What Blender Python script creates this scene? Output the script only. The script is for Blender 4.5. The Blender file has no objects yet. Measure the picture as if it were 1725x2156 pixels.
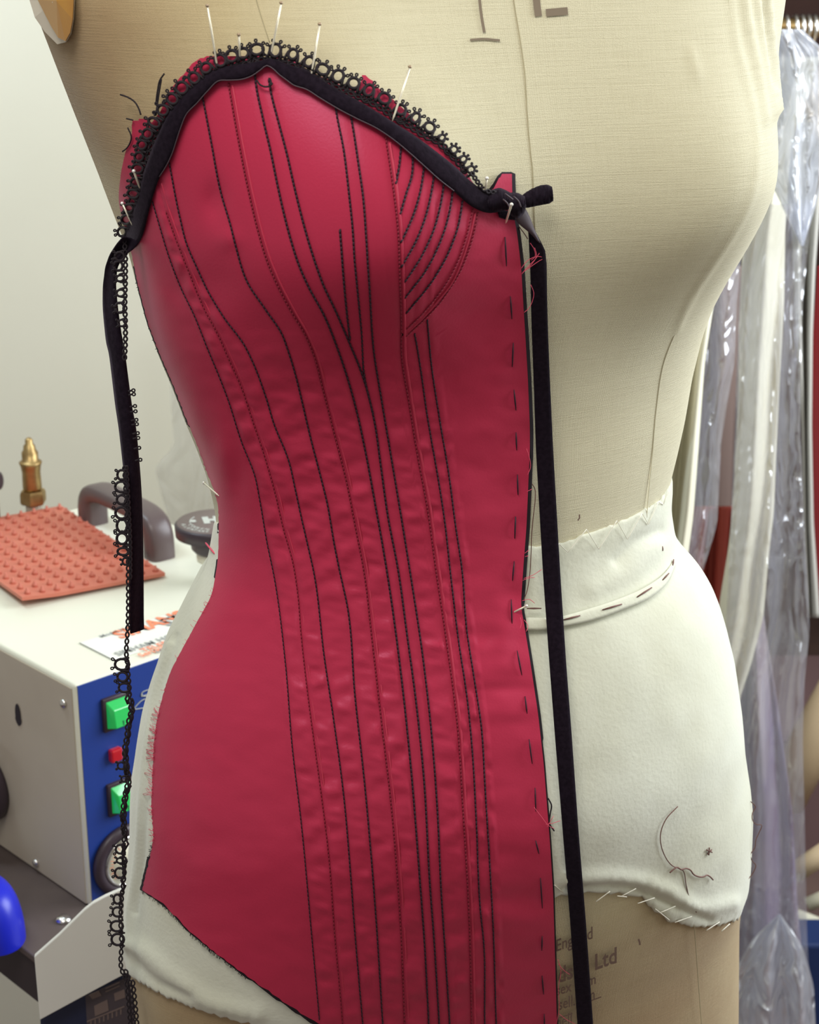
import bpy, math, random
import numpy as np
from mathutils import Vector
from mathutils.bvhtree import BVHTree
from mathutils import noise as mnoise
random.seed(7)
rng = np.random.default_rng(7)
R = math.radians

# ------------------------------------------------------------------ camera
W, H, F = 1725, 2156, 3600.0
PITCH, DIST = R(19), 0.95
CAM = np.array([0.0, -DIST*math.cos(PITCH), 1.0 + DIST*math.sin(PITCH)])
FW = np.array([0, math.cos(PITCH), -math.sin(PITCH)])
UP = np.array([0, math.sin(PITCH), math.cos(PITCH)])
RT = np.array([1.0, 0, 0])
scene = bpy.context.scene
cd = bpy.data.cameras.new('camera'); cam = bpy.data.objects.new('camera', cd)
scene.collection.objects.link(cam); scene.camera = cam
cam.location = CAM; cam.rotation_euler = (math.pi/2 - PITCH, 0, 0)
cd.sensor_fit = 'HORIZONTAL'; cd.sensor_width = 36; cd.lens = 36*F/W
cd.clip_start = 0.02; cd.clip_end = 50
cd.dof.use_dof = True; cd.dof.focus_distance = 0.86; cd.dof.aperture_fstop = 26

# ------------------------------------------------------------------ light and exposure
vs = scene.view_settings
vs.view_transform = 'Standard'; vs.look = 'None'; vs.gamma = 1; vs.exposure = -0.22
world = bpy.data.worlds.new('world'); scene.world = world; world.use_nodes = True
bg = world.node_tree.nodes['Background']
bg.inputs[0].default_value = (1.0, 0.97, 0.92, 1); bg.inputs[1].default_value = 0.41

def area(name, loc, target, size, size_y, power, col):
    l = bpy.data.lights.new(name, 'AREA'); l.shape = 'RECTANGLE'; l.size = size; l.size_y = size_y
    l.energy = power; l.color = col
    o = bpy.data.objects.new(name, l); scene.collection.objects.link(o)
    o.location = loc
    o.rotation_euler = (Vector(target) - Vector(loc)).to_track_quat('-Z', 'Y').to_euler()
    return o
area('window_daylight', (1.32, 0.45, 1.55), (0.1, 0.0, 1.1), 1.1, 1.1, 46, (0.88, 0.94, 1.0))
area('added_key_light', (-0.22, -0.72, 2.02), (0.0, 0.0, 1.08), 0.55, 0.4, 10.5, (1.0, 0.965, 0.91))  # unseen key light, added overhead so brightness falls off towards the hem
area('added_wall_wash', (-0.75, 0.45, 1.85), (-0.50, 0.95, 1.30), 0.5, 0.2, 8.0, (0.74, 0.90, 1.0))  # unseen cool light, added to grade the left wall brighter at the top

# ------------------------------------------------------------------ helpers
col = scene.collection
def ray(x, y):
    return FW + RT*(x-W/2)/F - UP*(y-H/2)/F
def at_y(x, y, Y):
    d = ray(x, y); return CAM + d*((Y-CAM[1])/d[1])
def at_z(x, y, Z):
    d = ray(x, y); return CAM + d*((Z-CAM[2])/d[2])
def at_plane(x, y, P, n):
    d = ray(x, y); return CAM + d*(np.dot(P-CAM, n)/np.dot(d, n))
def project(P):
    P = np.asarray(P) - CAM
    dz = P @ FW
    return W/2 + F*(P @ RT)/dz, H/2 - F*(P @ UP)/dz

def link(name, me, mat=None, parent=None, smooth=True):
    o = bpy.data.objects.new(name, me); col.objects.link(o)
    if mat: me.materials.append(mat)
    if smooth: me.polygons.foreach_set('use_smooth', [True]*len(me.polygons))
    if parent: o.parent = parent
    return o
def tag(o, label=None, cat=None, group=None, kind=None):
    if label: o['label'] = label
    if cat: o['category'] = cat
    if group: o['group'] = group
    if kind: o['kind'] = kind
    return o
def thing(name, label, cat, group=None):
    o = bpy.data.objects.new(name, None); col.objects.link(o); o.empty_display_size = .02
    return tag(o, label, cat, group)
def sub(m): return m

class MB:
    """collects shapes in one mesh"""
    def __init__(s): s.v = []; s.f = []; s.n = 0
    def add(s, v, f):
        v = np.asarray(v, float); s.v.append(v)
        s.f += [tuple(i + s.n for i in q) for q in f]; s.n += len(v)
        return s
    def tube(s, pts, r, sides=6, cap=True):
        pts = np.asarray(pts, float); n = len(pts)
        rr = np.full(n, r) if np.isscalar(r) else np.asarray(r, float)
        t = np.gradient(pts, axis=0); t /= (np.linalg.norm(t, axis=1)[:, None] + 1e-12)
        ref = np.array([0, -1.0, .3]); V = []
        for i in range(n):
            a = np.cross(t[i], ref); L = np.linalg.norm(a)
            if L < 1e-3: a = np.cross(t[i], np.array([1.0, 0, 0])); L = np.linalg.norm(a)
            a /= L; b = np.cross(t[i], a)
            for k in range(sides):
                th = 2*math.pi*k/sides
                V.append(pts[i] + rr[i]*(a*math.cos(th) + b*math.sin(th)))
        Fc = [(i*sides+k, i*sides+(k+1) % sides, (i+1)*sides+(k+1) % sides, (i+1)*sides+k) for i in range(n-1) for k in range(sides)]
        if cap:
            Fc.append(tuple(range(sides))[::-1]); Fc.append(tuple((n-1)*sides+k for k in range(sides)))
        return s.add(V, Fc)
    def grid(s, G, closed=False, thick=None):
        G = np.asarray(G, float); a, b = G.shape[:2]
        Fc = []
        for i in range(a-1):
            for j in range(b-1 if not closed else b):
                Fc.append((i*b+j, i*b+(j+1) % b, (i+1)*b+(j+1) % b, (i+1)*b+j))
        return s.add(G.reshape(-1, 3), Fc)
    def box(s, o, ax, ay, az):
        o, ax, ay, az = map(lambda q: np.asarray(q, float), (o, ax, ay, az))
        V = [o, o+ax, o+ax+ay, o+ay, o+az, o+ax+az, o+ax+ay+az, o+ay+az]
        return s.add(V, [(0, 3, 2, 1), (4, 5, 6, 7), (0, 1, 5, 4), (1, 2, 6, 5), (2, 3, 7, 6), (3, 0, 4, 7)])
    def prism(s, poly, d):
        poly = np.asarray(poly, float); n = len(poly); d = np.asarray(d, float)
        V = np.vstack([poly, poly+d])
        return s.add(V, [tuple(range(n))[::-1], tuple(range(n, 2*n))] + [(i, (i+1) % n, n+(i+1) % n, n+i) for i in range(n)])
    def lathe(s, c, axis, prof, sides=32, sq=None):
        """prof: (radius, height along axis) list"""
        c = np.asarray(c, float); axis = np.asarray(axis, float); axis /= np.linalg.norm(axis)
        ref = np.array([1.0, 0, 0]) if abs(axis[0]) < .8 else np.array([0, 1.0, 0])
        a = np.cross(axis, ref); a /= np.linalg.norm(a); b = np.cross(axis, a)
        V = []
        for r, h in prof:
            for k in range(sides):
                th = 2*math.pi*k/sides
                V.append(c + axis*h + r*(a*math.cos(th)+b*math.sin(th)))
        n = len(prof)
        Fc = [(i*sides+k, i*sides+(k+1) % sides, (i+1)*sides+(k+1) % sides, (i+1)*sides+k) for i in range(n-1) for k in range(sides)]
        Fc += [tuple(range(sides))[::-1], tuple((n-1)*sides+k for k in range(sides))]
        return s.add(V, Fc)
    def build(s, name, mat, parent=None, smooth=True, bevel=0, solid=0, seg=2, auto=None):
        me = bpy.data.meshes.new(name)
        me.from_pydata(np.vstack(s.v).tolist(), [], s.f); me.validate(); me.update()
        o = link(name, me, mat, parent, smooth)
        if auto: me.set_sharp_from_angle(angle=R(auto))
        if solid:
            m = o.modifiers.new('solid', 'SOLIDIFY'); m.thickness = solid; m.offset = 0
        if bevel:
            m = o.modifiers.new('bevel', 'BEVEL'); m.width = bevel; m.segments = seg; m.limit_method = 'ANGLE'
        return o

def smooth_curve(pts, step=8.0, it=2):
    p = np.asarray(pts, float)
    d = np.r_[0, np.cumsum(np.linalg.norm(np.diff(p, axis=0), axis=1))]
    n = max(2, int(round(d[-1]/step))+1)
    s = np.linspace(0, d[-1], n)
    # catmull rom style: cubic hermite
    m = np.gradient(p, d, axis=0)
    i = np.clip(np.searchsorted(d, s, side='right')-1, 0, len(d)-2)
    h = (d[i+1]-d[i])[:, None]; t = ((s-d[i])[:, None]/h)
    h00 = 2*t**3-3*t**2+1; h10 = t**3-2*t**2+t; h01 = -2*t**3+3*t**2; h11 = t**3-t**2
    return h00*p[i]+h10*h*m[i]+h01*p[i+1]+h11*h*m[i+1]
def fy(tab):
    """x as a smooth function of y"""
    t = np.asarray(tab, float); t = t[np.argsort(t[:, 1])]
    yy = np.arange(t[0, 1], t[-1, 1]+4, 4.0); xx = np.interp(yy, t[:, 1], t[:, 0])
    k = np.ones(9)/9; pad = np.r_[[2*xx[0]-v for v in xx[1:5][::-1]], xx, [2*xx[-1]-v for v in xx[-5:-1][::-1]]]
    xs = np.convolve(pad, k, 'valid')
    return lambda y: np.interp(y, yy, xs)

# ------------------------------------------------------------------ materials
def srgb(r, g, b):
    f = lambda c: ((c/255+.055)/1.055)**2.4 if c > 10 else c/255/12.92
    return (f(r), f(g), f(b), 1)
def mat(name, color, rough=.6, metal=0, **kw):
    m = bpy.data.materials.new(name); m.use_nodes = True
    b = m.node_tree.nodes['Principled BSDF']
    b.inputs['Base Color'].default_value = color; b.inputs['Roughness'].default_value = rough
    b.inputs['Metallic'].default_value = metal
    for k, v in kw.items(): b.inputs[k.replace('_', ' ')].default_value = v
    return m
def nodes(m): return m.node_tree.nodes, m.node_tree.links, m.node_tree.nodes['Principled BSDF']
def add_noise(m, c1, c2, scale=20, detail=4, stretch=(1, 1, 1), lo=.35, hi=.65, bump=0, bscale=None, bdist=.001, coord='Object'):
    N, L, b = nodes(m)
    tc = N.new('ShaderNodeTexCoord'); mp = N.new('ShaderNodeMapping'); mp.inputs['Scale'].default_value = stretch
    L.new(tc.outputs[coord], mp.inputs[0])
    nz = N.new('ShaderNodeTexNoise'); nz.inputs['Scale'].default_value = scale; nz.inputs['Detail'].default_value = detail
    L.new(mp.outputs[0], nz.inputs['Vector'])
    cr = N.new('ShaderNodeValToRGB'); cr.color_ramp.elements[0].position = lo; cr.color_ramp.elements[1].position = hi
    cr.color_ramp.elements[0].color = c1; cr.color_ramp.elements[1].color = c2
    L.new(nz.outputs['Fac'], cr.inputs[0]); L.new(cr.outputs[0], b.inputs['Base Color'])
    if bump:
        n2 = N.new('ShaderNodeTexNoise'); n2.inputs['Scale'].default_value = bscale or scale; n2.inputs['Detail'].default_value = 3
        L.new(mp.outputs[0], n2.inputs['Vector'])
        bp = N.new('ShaderNodeBump'); bp.inputs['Strength'].default_value = bump; bp.inputs['Distance'].default_value = bdist
        L.new(n2.outputs['Fac'], bp.inputs['Height']); L.new(bp.outputs[0], b.inputs['Normal'])
    return m

def linen_mat():
    m = mat('linen', (1, 1, 1, 1), .85, Sheen_Weight=.15)
    N, L, b = nodes(m)
    uv = N.new('ShaderNodeUVMap')
    def nz(sc, st, det=3):
        mp = N.new('ShaderNodeMapping'); mp.inputs['Scale'].default_value = st; L.new(uv.outputs[0], mp.inputs[0])
        n = N.new('ShaderNodeTexNoise'); n.inputs['Scale'].default_value = sc; n.inputs['Detail'].default_value = det
        L.new(mp.outputs[0], n.inputs['Vector']); return n.outputs['Fac']
    def wave(direction, sc, dist):
        w = N.new('ShaderNodeTexWave'); w.bands_direction = direction; w.inputs['Scale'].default_value = sc
        w.inputs['Distortion'].default_value = dist; w.inputs['Detail'].default_value = 2; w.inputs['Detail Scale'].default_value = 3
        L.new(uv.outputs[0], w.inputs['Vector']); return w.outputs['Fac']
    def mth(op, a, b_, cl=False):
        n = N.new('ShaderNodeMath'); n.operation = op; n.use_clamp = cl
        for i, q in enumerate((a, b_)):
            if isinstance(q, (int, float)): n.inputs[i].default_value = q
            else: L.new(q, n.inputs[i])
        return n.outputs[0]
    wx = wave('X', 520, 4.0); wy = wave('Y', 520, 4.0)
    slub = nz(45, (1, 34, 1)); slub2 = nz(45, (34, 1, 1))
    weave = mth('MULTIPLY', wx, wy)
    weave = mth('ADD', mth('MULTIPLY', weave, .7), mth('MULTIPLY', slub, 1.15)); weave = mth('ADD', weave, mth('MULTIPLY', slub2, .6))
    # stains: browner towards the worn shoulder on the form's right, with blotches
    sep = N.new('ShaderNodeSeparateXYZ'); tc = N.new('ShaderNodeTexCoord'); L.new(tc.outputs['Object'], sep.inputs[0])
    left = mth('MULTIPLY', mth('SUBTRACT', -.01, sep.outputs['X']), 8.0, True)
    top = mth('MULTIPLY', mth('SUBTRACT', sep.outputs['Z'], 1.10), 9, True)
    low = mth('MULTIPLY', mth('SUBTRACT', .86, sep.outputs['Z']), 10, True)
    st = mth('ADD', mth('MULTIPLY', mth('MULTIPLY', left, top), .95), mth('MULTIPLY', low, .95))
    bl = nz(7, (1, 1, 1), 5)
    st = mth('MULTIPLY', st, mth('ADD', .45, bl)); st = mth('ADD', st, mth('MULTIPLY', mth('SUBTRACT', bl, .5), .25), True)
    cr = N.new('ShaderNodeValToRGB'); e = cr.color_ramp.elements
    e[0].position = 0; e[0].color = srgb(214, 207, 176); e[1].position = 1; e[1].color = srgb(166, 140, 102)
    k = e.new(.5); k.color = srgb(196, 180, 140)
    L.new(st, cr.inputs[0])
    mx = N.new('ShaderNodeMix'); mx.data_type = 'RGBA'; mx.blend_type = 'MULTIPLY'; mx.inputs[0].default_value = 1
    c2 = N.new('ShaderNodeValToRGB'); c2.color_ramp.elements[0].position = .45; c2.color_ramp.elements[1].position = 1.0
    c2.color_ramp.elements[0].color = (.83, .81, .76, 1); c2.color_ramp.elements[1].color = (1.0, 1.0, 1.0, 1)
    L.new(weave, c2.inputs[0]); L.new(cr.outputs[0], mx.inputs[6]); L.new(c2.outputs[0], mx.inputs[7])
    L.new(mx.outputs[2], b.inputs['Base Color'])
    bp = N.new('ShaderNodeBump'); bp.inputs['Strength'].default_value = .5; bp.inputs['Distance'].default_value = .0004
    L.new(weave, bp.inputs['Height']); L.new(bp.outputs[0], b.inputs['Normal'])
    return m
M = {}
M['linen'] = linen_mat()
M['pad'] = add_noise(mat('white_cotton_felt', (1, 1, 1, 1), .95, Sheen_Weight=.3), srgb(208, 208, 186), srgb(223, 225, 209), 9, 4, bump=.35, bscale=420, bdist=.0006)
def satin():
    m = mat('crimson_satin', (1, 1, 1, 1), .42, Sheen_Weight=.16, Sheen_Roughness=.35, Sheen_Tint=(1, .3, .6, 1), Specular_IOR_Level=.35, Specular_Tint=(1, .55, .85, 1), Anisotropic=.3)
    add_noise(m, srgb(180, 46, 73), srgb(188, 51, 79), 6, 3, bump=.22, bscale=900, bdist=.0003)
    return m
M['satin'] = satin()
M['satin_edge'] = mat('crimson_piping', srgb(192, 48, 78), .6)
M['black_thread'] = mat('black_thread', srgb(46, 18, 36), .7)
M['red_thread'] = mat('dark_red_thread', srgb(132, 18, 46), .7)
M['velvet'] = add_noise(mat('black_velvet', (1, 1, 1, 1), .95, Sheen_Weight=.10, Sheen_Roughness=.4, Sheen_Tint=(.6, .5, .65, 1), Specular_IOR_Level=.1), srgb(23, 16, 25), srgb(32, 24, 34), 500, 3, bump=.3, bscale=900, bdist=.0005)
M['velvet_back'] = mat('ribbon_back', srgb(72, 58, 66), .6)
M['lace'] = mat('black_lace', srgb(28, 18, 26), .8)
M['lining'] = mat('black_lining', srgb(34, 24, 34), .8)
M['pin'] = mat('steel_pin', (.80, .75, .60, 1), .42, .55)
M['pin_head'] = mat('pin_head', (.86, .84, .78, 1), .3, .3)
M['pin_brown'] = mat('pin_head_brown', (.40, .30, .20, 1), .5, .4)
M['pink_thread'] = mat('pink_thread', srgb(226, 84, 110), .7)
M['brown_thread'] = mat('brown_thread', srgb(112, 78, 70), .8)
M['white_thread'] = mat('white_thread', srgb(238, 234, 218), .8)
M['seam'] = mat('seam_shadow_thread', srgb(170, 160, 128), .9)
M['seam_light'] = mat('seam_light_thread', srgb(222, 217, 190), .9)
M['ink'] = mat('stamp_ink', srgb(120, 96, 84), .9)
M['marker'] = mat('marker_ink', srgb(128, 114, 96), .9)
M['ochre'] = add_noise(mat('varnished_board', (1, 1, 1, 1), .25, Coat_Weight=.6), srgb(176, 120, 40), srgb(206, 160, 66), 18, 3, (1, 1, .25))
M['rim'] = mat('cream_rim', srgb(226, 216, 196), .6)
M['wall'] = add_noise(mat('painted_wall', (1, 1, 1, 1), .8), srgb(226, 222, 204), srgb(230, 226, 209), 3, 3, bump=.05, bscale=80)
M['wall_dark'] = add_noise(mat('mauve_wall', (1, 1, 1, 1), .8), srgb(98, 76, 78), srgb(120, 92, 90), 4, 3)
M['ceiling'] = mat('ceiling_paint', srgb(236, 236, 230), .9)
M['floor'] = add_noise(mat('workroom_floor', (1, 1, 1, 1), .6), srgb(96, 76, 72), srgb(120, 96, 88), 6, 4)
M['enamel'] = add_noise(mat('cream_enamel', (1, 1, 1, 1), .35), srgb(222, 221, 203), srgb(228, 227, 210), 5, 3, bump=.03, bscale=300)
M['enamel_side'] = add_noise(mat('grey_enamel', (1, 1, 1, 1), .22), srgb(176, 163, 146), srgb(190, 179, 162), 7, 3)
M['blue_panel'] = mat('blue_panel', srgb(28, 58, 138), .45)
M['black_plastic'] = mat('black_plastic', srgb(58, 46, 54), .4)
M['grey_plastic'] = mat('dark_grey_plastic', srgb(92, 78, 78), .35)
M['cap_face'] = mat('grey_brown_cap', srgb(116, 100, 96), .5)
M['print_white'] = mat('pale_print', srgb(190, 192, 184), .7)
M['print_grey'] = mat('grey_print', srgb(150, 152, 150), .7)
M['print_orange'] = mat('orange_print', srgb(240, 138, 100), .7)
M['green'] = mat('green_lens', srgb(30, 176, 84), .12, Coat_Weight=1.0, Emission_Color=srgb(40, 220, 100), Emission_Strength=.22)
M['red_lens'] = mat('red_lens', srgb(190, 24, 40), .1, Coat_Weight=1.0)
M['brass'] = add_noise(mat('brass', (1, 1, 1, 1), .42, 1), (.30, .19, .08, 1), (.50, .36, .16, 1), 60, 3)
M['steel'] = mat('bright_steel', (.72, .70, .68, 1), .22, 1)
M['silicone'] = add_noise(mat('terracotta_silicone', (1, 1, 1, 1), .5), srgb(192, 106, 86), srgb(200, 116, 94), 30, 3)
M['table'] = add_noise(mat('dark_metal_table', (1, 1, 1, 1), .45), srgb(74, 63, 61), srgb(88, 76, 72), 20, 4)
M['table_leg'] = mat('dark_leg', srgb(54, 44, 48), .6)
M['blue_plastic'] = mat('royal_blue_plastic', srgb(30, 40, 190), .35)
M['white_plate'] = add_noise(mat('white_painted_plate', (1, 1, 1, 1), .5), srgb(224, 223, 216), srgb(230, 229, 222), 9, 3)
M['navy'] = mat('navy_body', srgb(30, 38, 66), .5)
M['sticker'] = mat('dark_sticker', srgb(74, 66, 72), .5)
M['dial'] = mat('dial_face', srgb(222, 218, 196), .4)
M['glassy'] = mat('chrome_ring', (.8, .8, .78, 1), .15, 1)
M['cream_cloth'] = add_noise(mat('cream_cloth', (1, 1, 1, 1), .8), srgb(216, 211, 186), srgb(226, 222, 200), 5, 3)
M['red_cloth'] = mat('red_cloth', srgb(190, 60, 66), .8)
M['orange_cloth'] = mat('rust_cloth', srgb(168, 74, 60), .8)
M['lilac_cloth'] = add_noise(mat('lilac_cloth', (1, 1, 1, 1), .8), srgb(116, 98, 140), srgb(168, 158, 160), 5, 3)
M['wood'] = mat('pale_wood', srgb(206, 182, 146), .6)
M['box_blue'] = mat('blue_box', srgb(20, 48, 100), .6)
def film(name, alpha, tint, crinkle=1.0, sc=38, rough=.12, diff=.25):
    m = bpy.data.materials.new(name); m.use_nodes = True
    N, L = m.node_tree.nodes, m.node_tree.links; N.clear()
    out = N.new('ShaderNodeOutputMaterial'); tr = N.new('ShaderNodeBsdfTransparent'); gl = N.new('ShaderNodeBsdfGlossy')
    df = N.new('ShaderNodeBsdfDiffuse'); tl = N.new('ShaderNodeBsdfTranslucent'); df.inputs[0].default_value = tint; tl.inputs[0].default_value = tint
    gl.inputs['Roughness'].default_value = rough; gl.inputs[0].default_value = (.95, .97, 1, 1)
    tr.inputs[0].default_value = (.96, .96, .97, 1)
    tc = N.new('ShaderNodeTexCoord'); mp = N.new('ShaderNodeMapping'); mp.inputs['Scale'].default_value = (1, 1, .45)
    L.new(tc.outputs['Object'], mp.inputs[0])
    vo = N.new('ShaderNodeTexVoronoi'); vo.inputs['Scale'].default_value = sc; nz = N.new('ShaderNodeTexNoise'); nz.inputs['Scale'].default_value = sc*.7
    nz.inputs['Distortion'].default_value = 1.5
    L.new(mp.outputs[0], nz.inputs['Vector']); L.new(nz.outputs['Color'], vo.inputs['Vector'])
    vo.inputs['Scale'].default_value = 5
    ad = N.new('ShaderNodeMath'); ad.operation = 'ADD'; L.new(vo.outputs[0], ad.inputs[0]); L.new(nz.outputs['Fac'], ad.inputs[1])
    bp = N.new('ShaderNodeBump'); bp.inputs['Strength'].default_value = .9*crinkle; bp.inputs['Distance'].default_value = .012
    L.new(ad.outputs[0], bp.inputs['Height'])
    for q in (gl, df, tl): L.new(bp.outputs[0], q.inputs['Normal'])
    a = N.new('ShaderNodeMixShader'); a.inputs[0].default_value = .5; L.new(df.outputs[0], a.inputs[1]); L.new(tl.outputs[0], a.inputs[2])
    b = N.new('ShaderNodeMixShader'); b.inputs[0].default_value = 1-diff; L.new(a.outputs[0], b.inputs[1]); L.new(gl.outputs[0], b.inputs[2])
    c = N.new('ShaderNodeMixShader'); c.inputs[0].default_value = alpha; L.new(tr.outputs[0], c.inputs[1]); L.new(b.outputs[0], c.inputs[2])
    L.new(c.outputs[0], out.inputs[0])
    return m
M['film'] = film('clear_garment_film', .42, srgb(234, 234, 244), .9, 16, .14, .55)
M['film_heavy'] = film('crumpled_garment_film', .82, srgb(240, 243, 252), 1.3, 20, .2, .6)
M['film_soft'] = film('soft_clear_film', .30, srgb(228, 226, 220), .5, 20, .3, .8)

# ------------------------------------------------------------------ room
def slab(name, o, ax, ay, az, m):
    return tag(MB().box(o, ax, ay, az).build(name, m, smooth=False), kind='structure')
slab('floor', (-1.6, -2.2, -.05), (3.0, 0, 0), (0, 4.9, 0), (0, 0, .05), M['floor'])
slab('ceiling', (-1.6, -2.2, 2.5), (3.0, 0, 0), (0, 4.9, 0), (0, 0, .05), M['ceiling'])
slab('wall_left', (-1.6, .92, 0), (1.72, 0, 0), (0, .1, 0), (0, 0, 2.5), M['wall'])
slab('wall_back', (-1.6, 2.6, 0), (3.0, 0, 0), (0, .1, 0), (0, 0, 2.5), M['wall_dark'])
# right wall with a window opening (the daylight comes through it)
mb = MB()
X0 = 1.4
for y0, y1, z0, z1 in ((-2.2, -.15, 0, 2.5), (1.05, 2.7, 0, 2.5), (-.15, 1.05, 0, .95), (-.15, 1.05, 2.15, 2.5)):
    mb.box((X0, y0, z0), (.1, 0, 0), (0, y1-y0, 0), (0, 0, z1-z0))
tag(mb.build('wall_right', M['wall'], smooth=False), kind='structure')
mb = MB()
for y0, y1, z0, z1 in ((-.15, -.1, .95, 2.15), (1.0, 1.05, .95, 2.15), (-.15, 1.05, .95, 1.0), (-.15, 1.05, 2.1, 2.15), (.43, .47, .95, 2.15)):
    mb.box((X0+.03, y0, z0), (.05, 0, 0), (0, y1-y0, 0), (0, 0, z1-z0))
tag(mb.build('window_1', M['enamel'], smooth=False), kind='structure')

# ------------------------------------------------------------------ body surface of the dress form
LEFT = np.array([(-640,640),(-560,640),(-470,560),(-400,380),(-300,160),(-180,70),(-80,58),(0,67),(57,87),(175,132),(284,175),(365,207),(459,243),(528,270),(607,290),(682,310),(743,333),(809,361),(885,390),(934,411),(1000,434),(1067,447),(1121,450),(1180,440),(1212,422),(1257,398),(1302,377),(1347,353),(1400,335),(1511,301),(1571,290),(1662,278),(1767,276),(1862,268),(1935,257),(2004,258),(2065,266),(2156,278),(2300,300),(2700,340)], float)
RIGHT = np.array([(-640,1060),(-560,1065),(-470,1150),(-400,1330),(-300,1560),(-180,1650),(-80,1665),(0,1655),(83,1643),(167,1634),(233,1635),(317,1640),(377,1638),(400,1632),(450,1612),(500,1585),(547,1557),(597,1527),(643,1503),(697,1483),(730,1474),(795,1458),(876,1445),(941,1432),(1016,1416),(1080,1409),(1149,1422),(1171,1440),(1207,1474),(1256,1503),(1300,1520),(1400,1544),(1500,1560),(1609,1568),(1667,1577),(1726,1583),(1824,1580),(1902,1571),(1941,1565),(2020,1564),(2156,1563),(2300,1555),(2700,1520)], float)
def sm(tab):
    yy = np.arange(-640, 2701, 6.0); xx = np.interp(yy, tab[:, 0], tab[:, 1])
    k = np.ones(5)/5; x2 = np.convolve(np.r_[xx[:1]]*1.0 if False else np.pad(xx, 2, 'edge'), k, 'valid')
    return lambda y: np.interp(y, yy, x2)
XL, XR = sm(LEFT), sm(RIGHT)
YAW = R(25)
FV = np.array([math.sin(YAW), -math.cos(YAW)]); UV = np.array([math.cos(YAW), math.sin(YAW)])
NZ, NT = 330, 420
zs = np.linspace(.50, 1.47, NZ)
th = np.linspace(0, 2*math.pi, NT, endpoint=False)          # 0 = centre front
# natural half depths (front, back) by height
zt = [.50, .60, .70, .78, .86, .92, .97, 1.00, 1.04, 1.08, 1.12, 1.17, 1.22, 1.28, 1.33, 1.37, 1.40, 1.43, 1.47]
dfr = [.058, .066, .080, .102, .118, .110, .096, .091, .090, .092, .096, .100, .100, .094, .080, .068, .058, .052, .050]
dbk = [.120, .130, .140, .148, .140, .118, .096, .088, .088, .092, .098, .102, .106, .104, .092, .076, .062, .054, .050]
hw0 = [.160, .170, .176, .178, .172, .155, .135, .127, .130, .140, .152, .165, .175, .185, .170, .120, .075, .060, .055]
def curve(tab):
    v = np.interp(zs, zt, tab); k = np.ones(15)/15
    return np.convolve(np.pad(v, 7, 'edge'), k, 'valid')
DF, DB, HW = curve(dfr), curve(dbk), curve(hw0)
c, s_ = np.cos(th), np.sin(th)
def se(v, n): return np.sign(v)*np.abs(v)**(2/n)
n_ = 2.25
Uc = HW[:, None]*se(s_, n_)[None, :]
Vc = np.where(c > 0, DF[:, None], DB[:, None])*se(c, n_)[None, :]
ZZ = zs[:, None]
def bump(u0, z0, au, up, dn, amp, power=2):
    dz = ZZ - z0
    sz = np.where(dz > 0, up, dn)
    return amp*np.exp(-np.abs((Uc-u0)/au)**power*.5 - np.abs(dz/sz)**2*.5)*(c > -.1)
ZB = 1.178
Vc = Vc + bump(-.100, ZB, .046, .058, .040, .043) + bump(.104, ZB, .046, .058, .040, .043)
Vc = Vc + bump(0, ZB, .060, .07, .05, .016)
Vc = Vc + bump(0, .87, .08, .07, .06, .008)
shift = np.zeros(NZ); scl = np.ones(NZ); ysh = 0.0
def assemble():
    X = Uc*UV[0] + Vc*FV[0]; Y = Uc*UV[1] + Vc*FV[1]
    mid = (X.max(1)+X.min(1))/2
    X = (X-mid[:, None])*scl[:, None] + shift[:, None]
    return np.stack([X, Y, np.broadcast_to(ZZ, X.shape)], -1)
for it in range(40):
    P = assemble(); px, py = project(P.reshape(-1, 3)); px = px.reshape(NZ, NT); py = py.reshape(NZ, NT)
    il = px.argmin(1); ir = px.argmax(1); rr = np.arange(NZ)
    el = XL(py[rr, il]) - px[rr, il]; er = XR(py[rr, ir]) - px[rr, ir]
    mpp = DIST/F*.95
    wdt = (P[..., 0].max(1)-P[..., 0].min(1))
    shift += .5*(el+er)/2*mpp; scl *= 1 + .5*(er-el)*mpp/wdt
    if it % 3 == 2:
        k = np.ones(5)/5
        shift = np.convolve(np.pad(shift, 2, 'edge'), k, 'valid'); scl = np.convolve(np.pad(scl, 2, 'edge'), k, 'valid')
OUT = assemble()
def gridnormals(G):
    du = np.roll(G, -1, 1) - np.roll(G, 1, 1); dv = np.gradient(G, axis=0)
    n = np.cross(du, dv); n /= np.linalg.norm(n, axis=-1)[..., None]
    cen = G.mean(1, keepdims=True)
    if ((G-cen)*n).sum() < 0: n = -n
    return n
NOR = gridnormals(OUT)
gf = [(i*NT+j, i*NT+(j+1) % NT, (i+1)*NT+(j+1) % NT, (i+1)*NT+j) for i in range(NZ-1) for j in range(NT)]
BV = BVHTree.FromPolygons([Vector(v) for v in OUT.reshape(-1, 3)], gf)
VC = Vector(CAM)
def hit(x, y):
    """distance along the view ray (unit FW scale) to the body, sliding inwards when the ray misses"""
    x0 = x; mid = (XL(y)+XR(y))/2; sgn = 1 if x < mid else -1
    for k in range(60):
        d = ray(x, y); L = np.linalg.norm(d)
        h = BV.ray_cast(VC, Vector(d/L), 5)
        if h[0] is not None: return h[3]/L
        x += sgn*(2 if k < 20 else 5)
    return 0.9
SX, SY, X0m, Y0m = 5.0, 5.0, -60.0, -160.0
_raw = hit
TM = np.array([[_raw(X0m+SX*i, Y0m+SY*j) for i in range(372)] for j in range(492)])
for _ in range(5):
    TM[1:-1, 1:-1] = TM[1:-1, 1:-1]/2 + (TM[:-2, 1:-1]+TM[2:, 1:-1]+TM[1:-1, :-2]+TM[1:-1, 2:])/8
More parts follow.
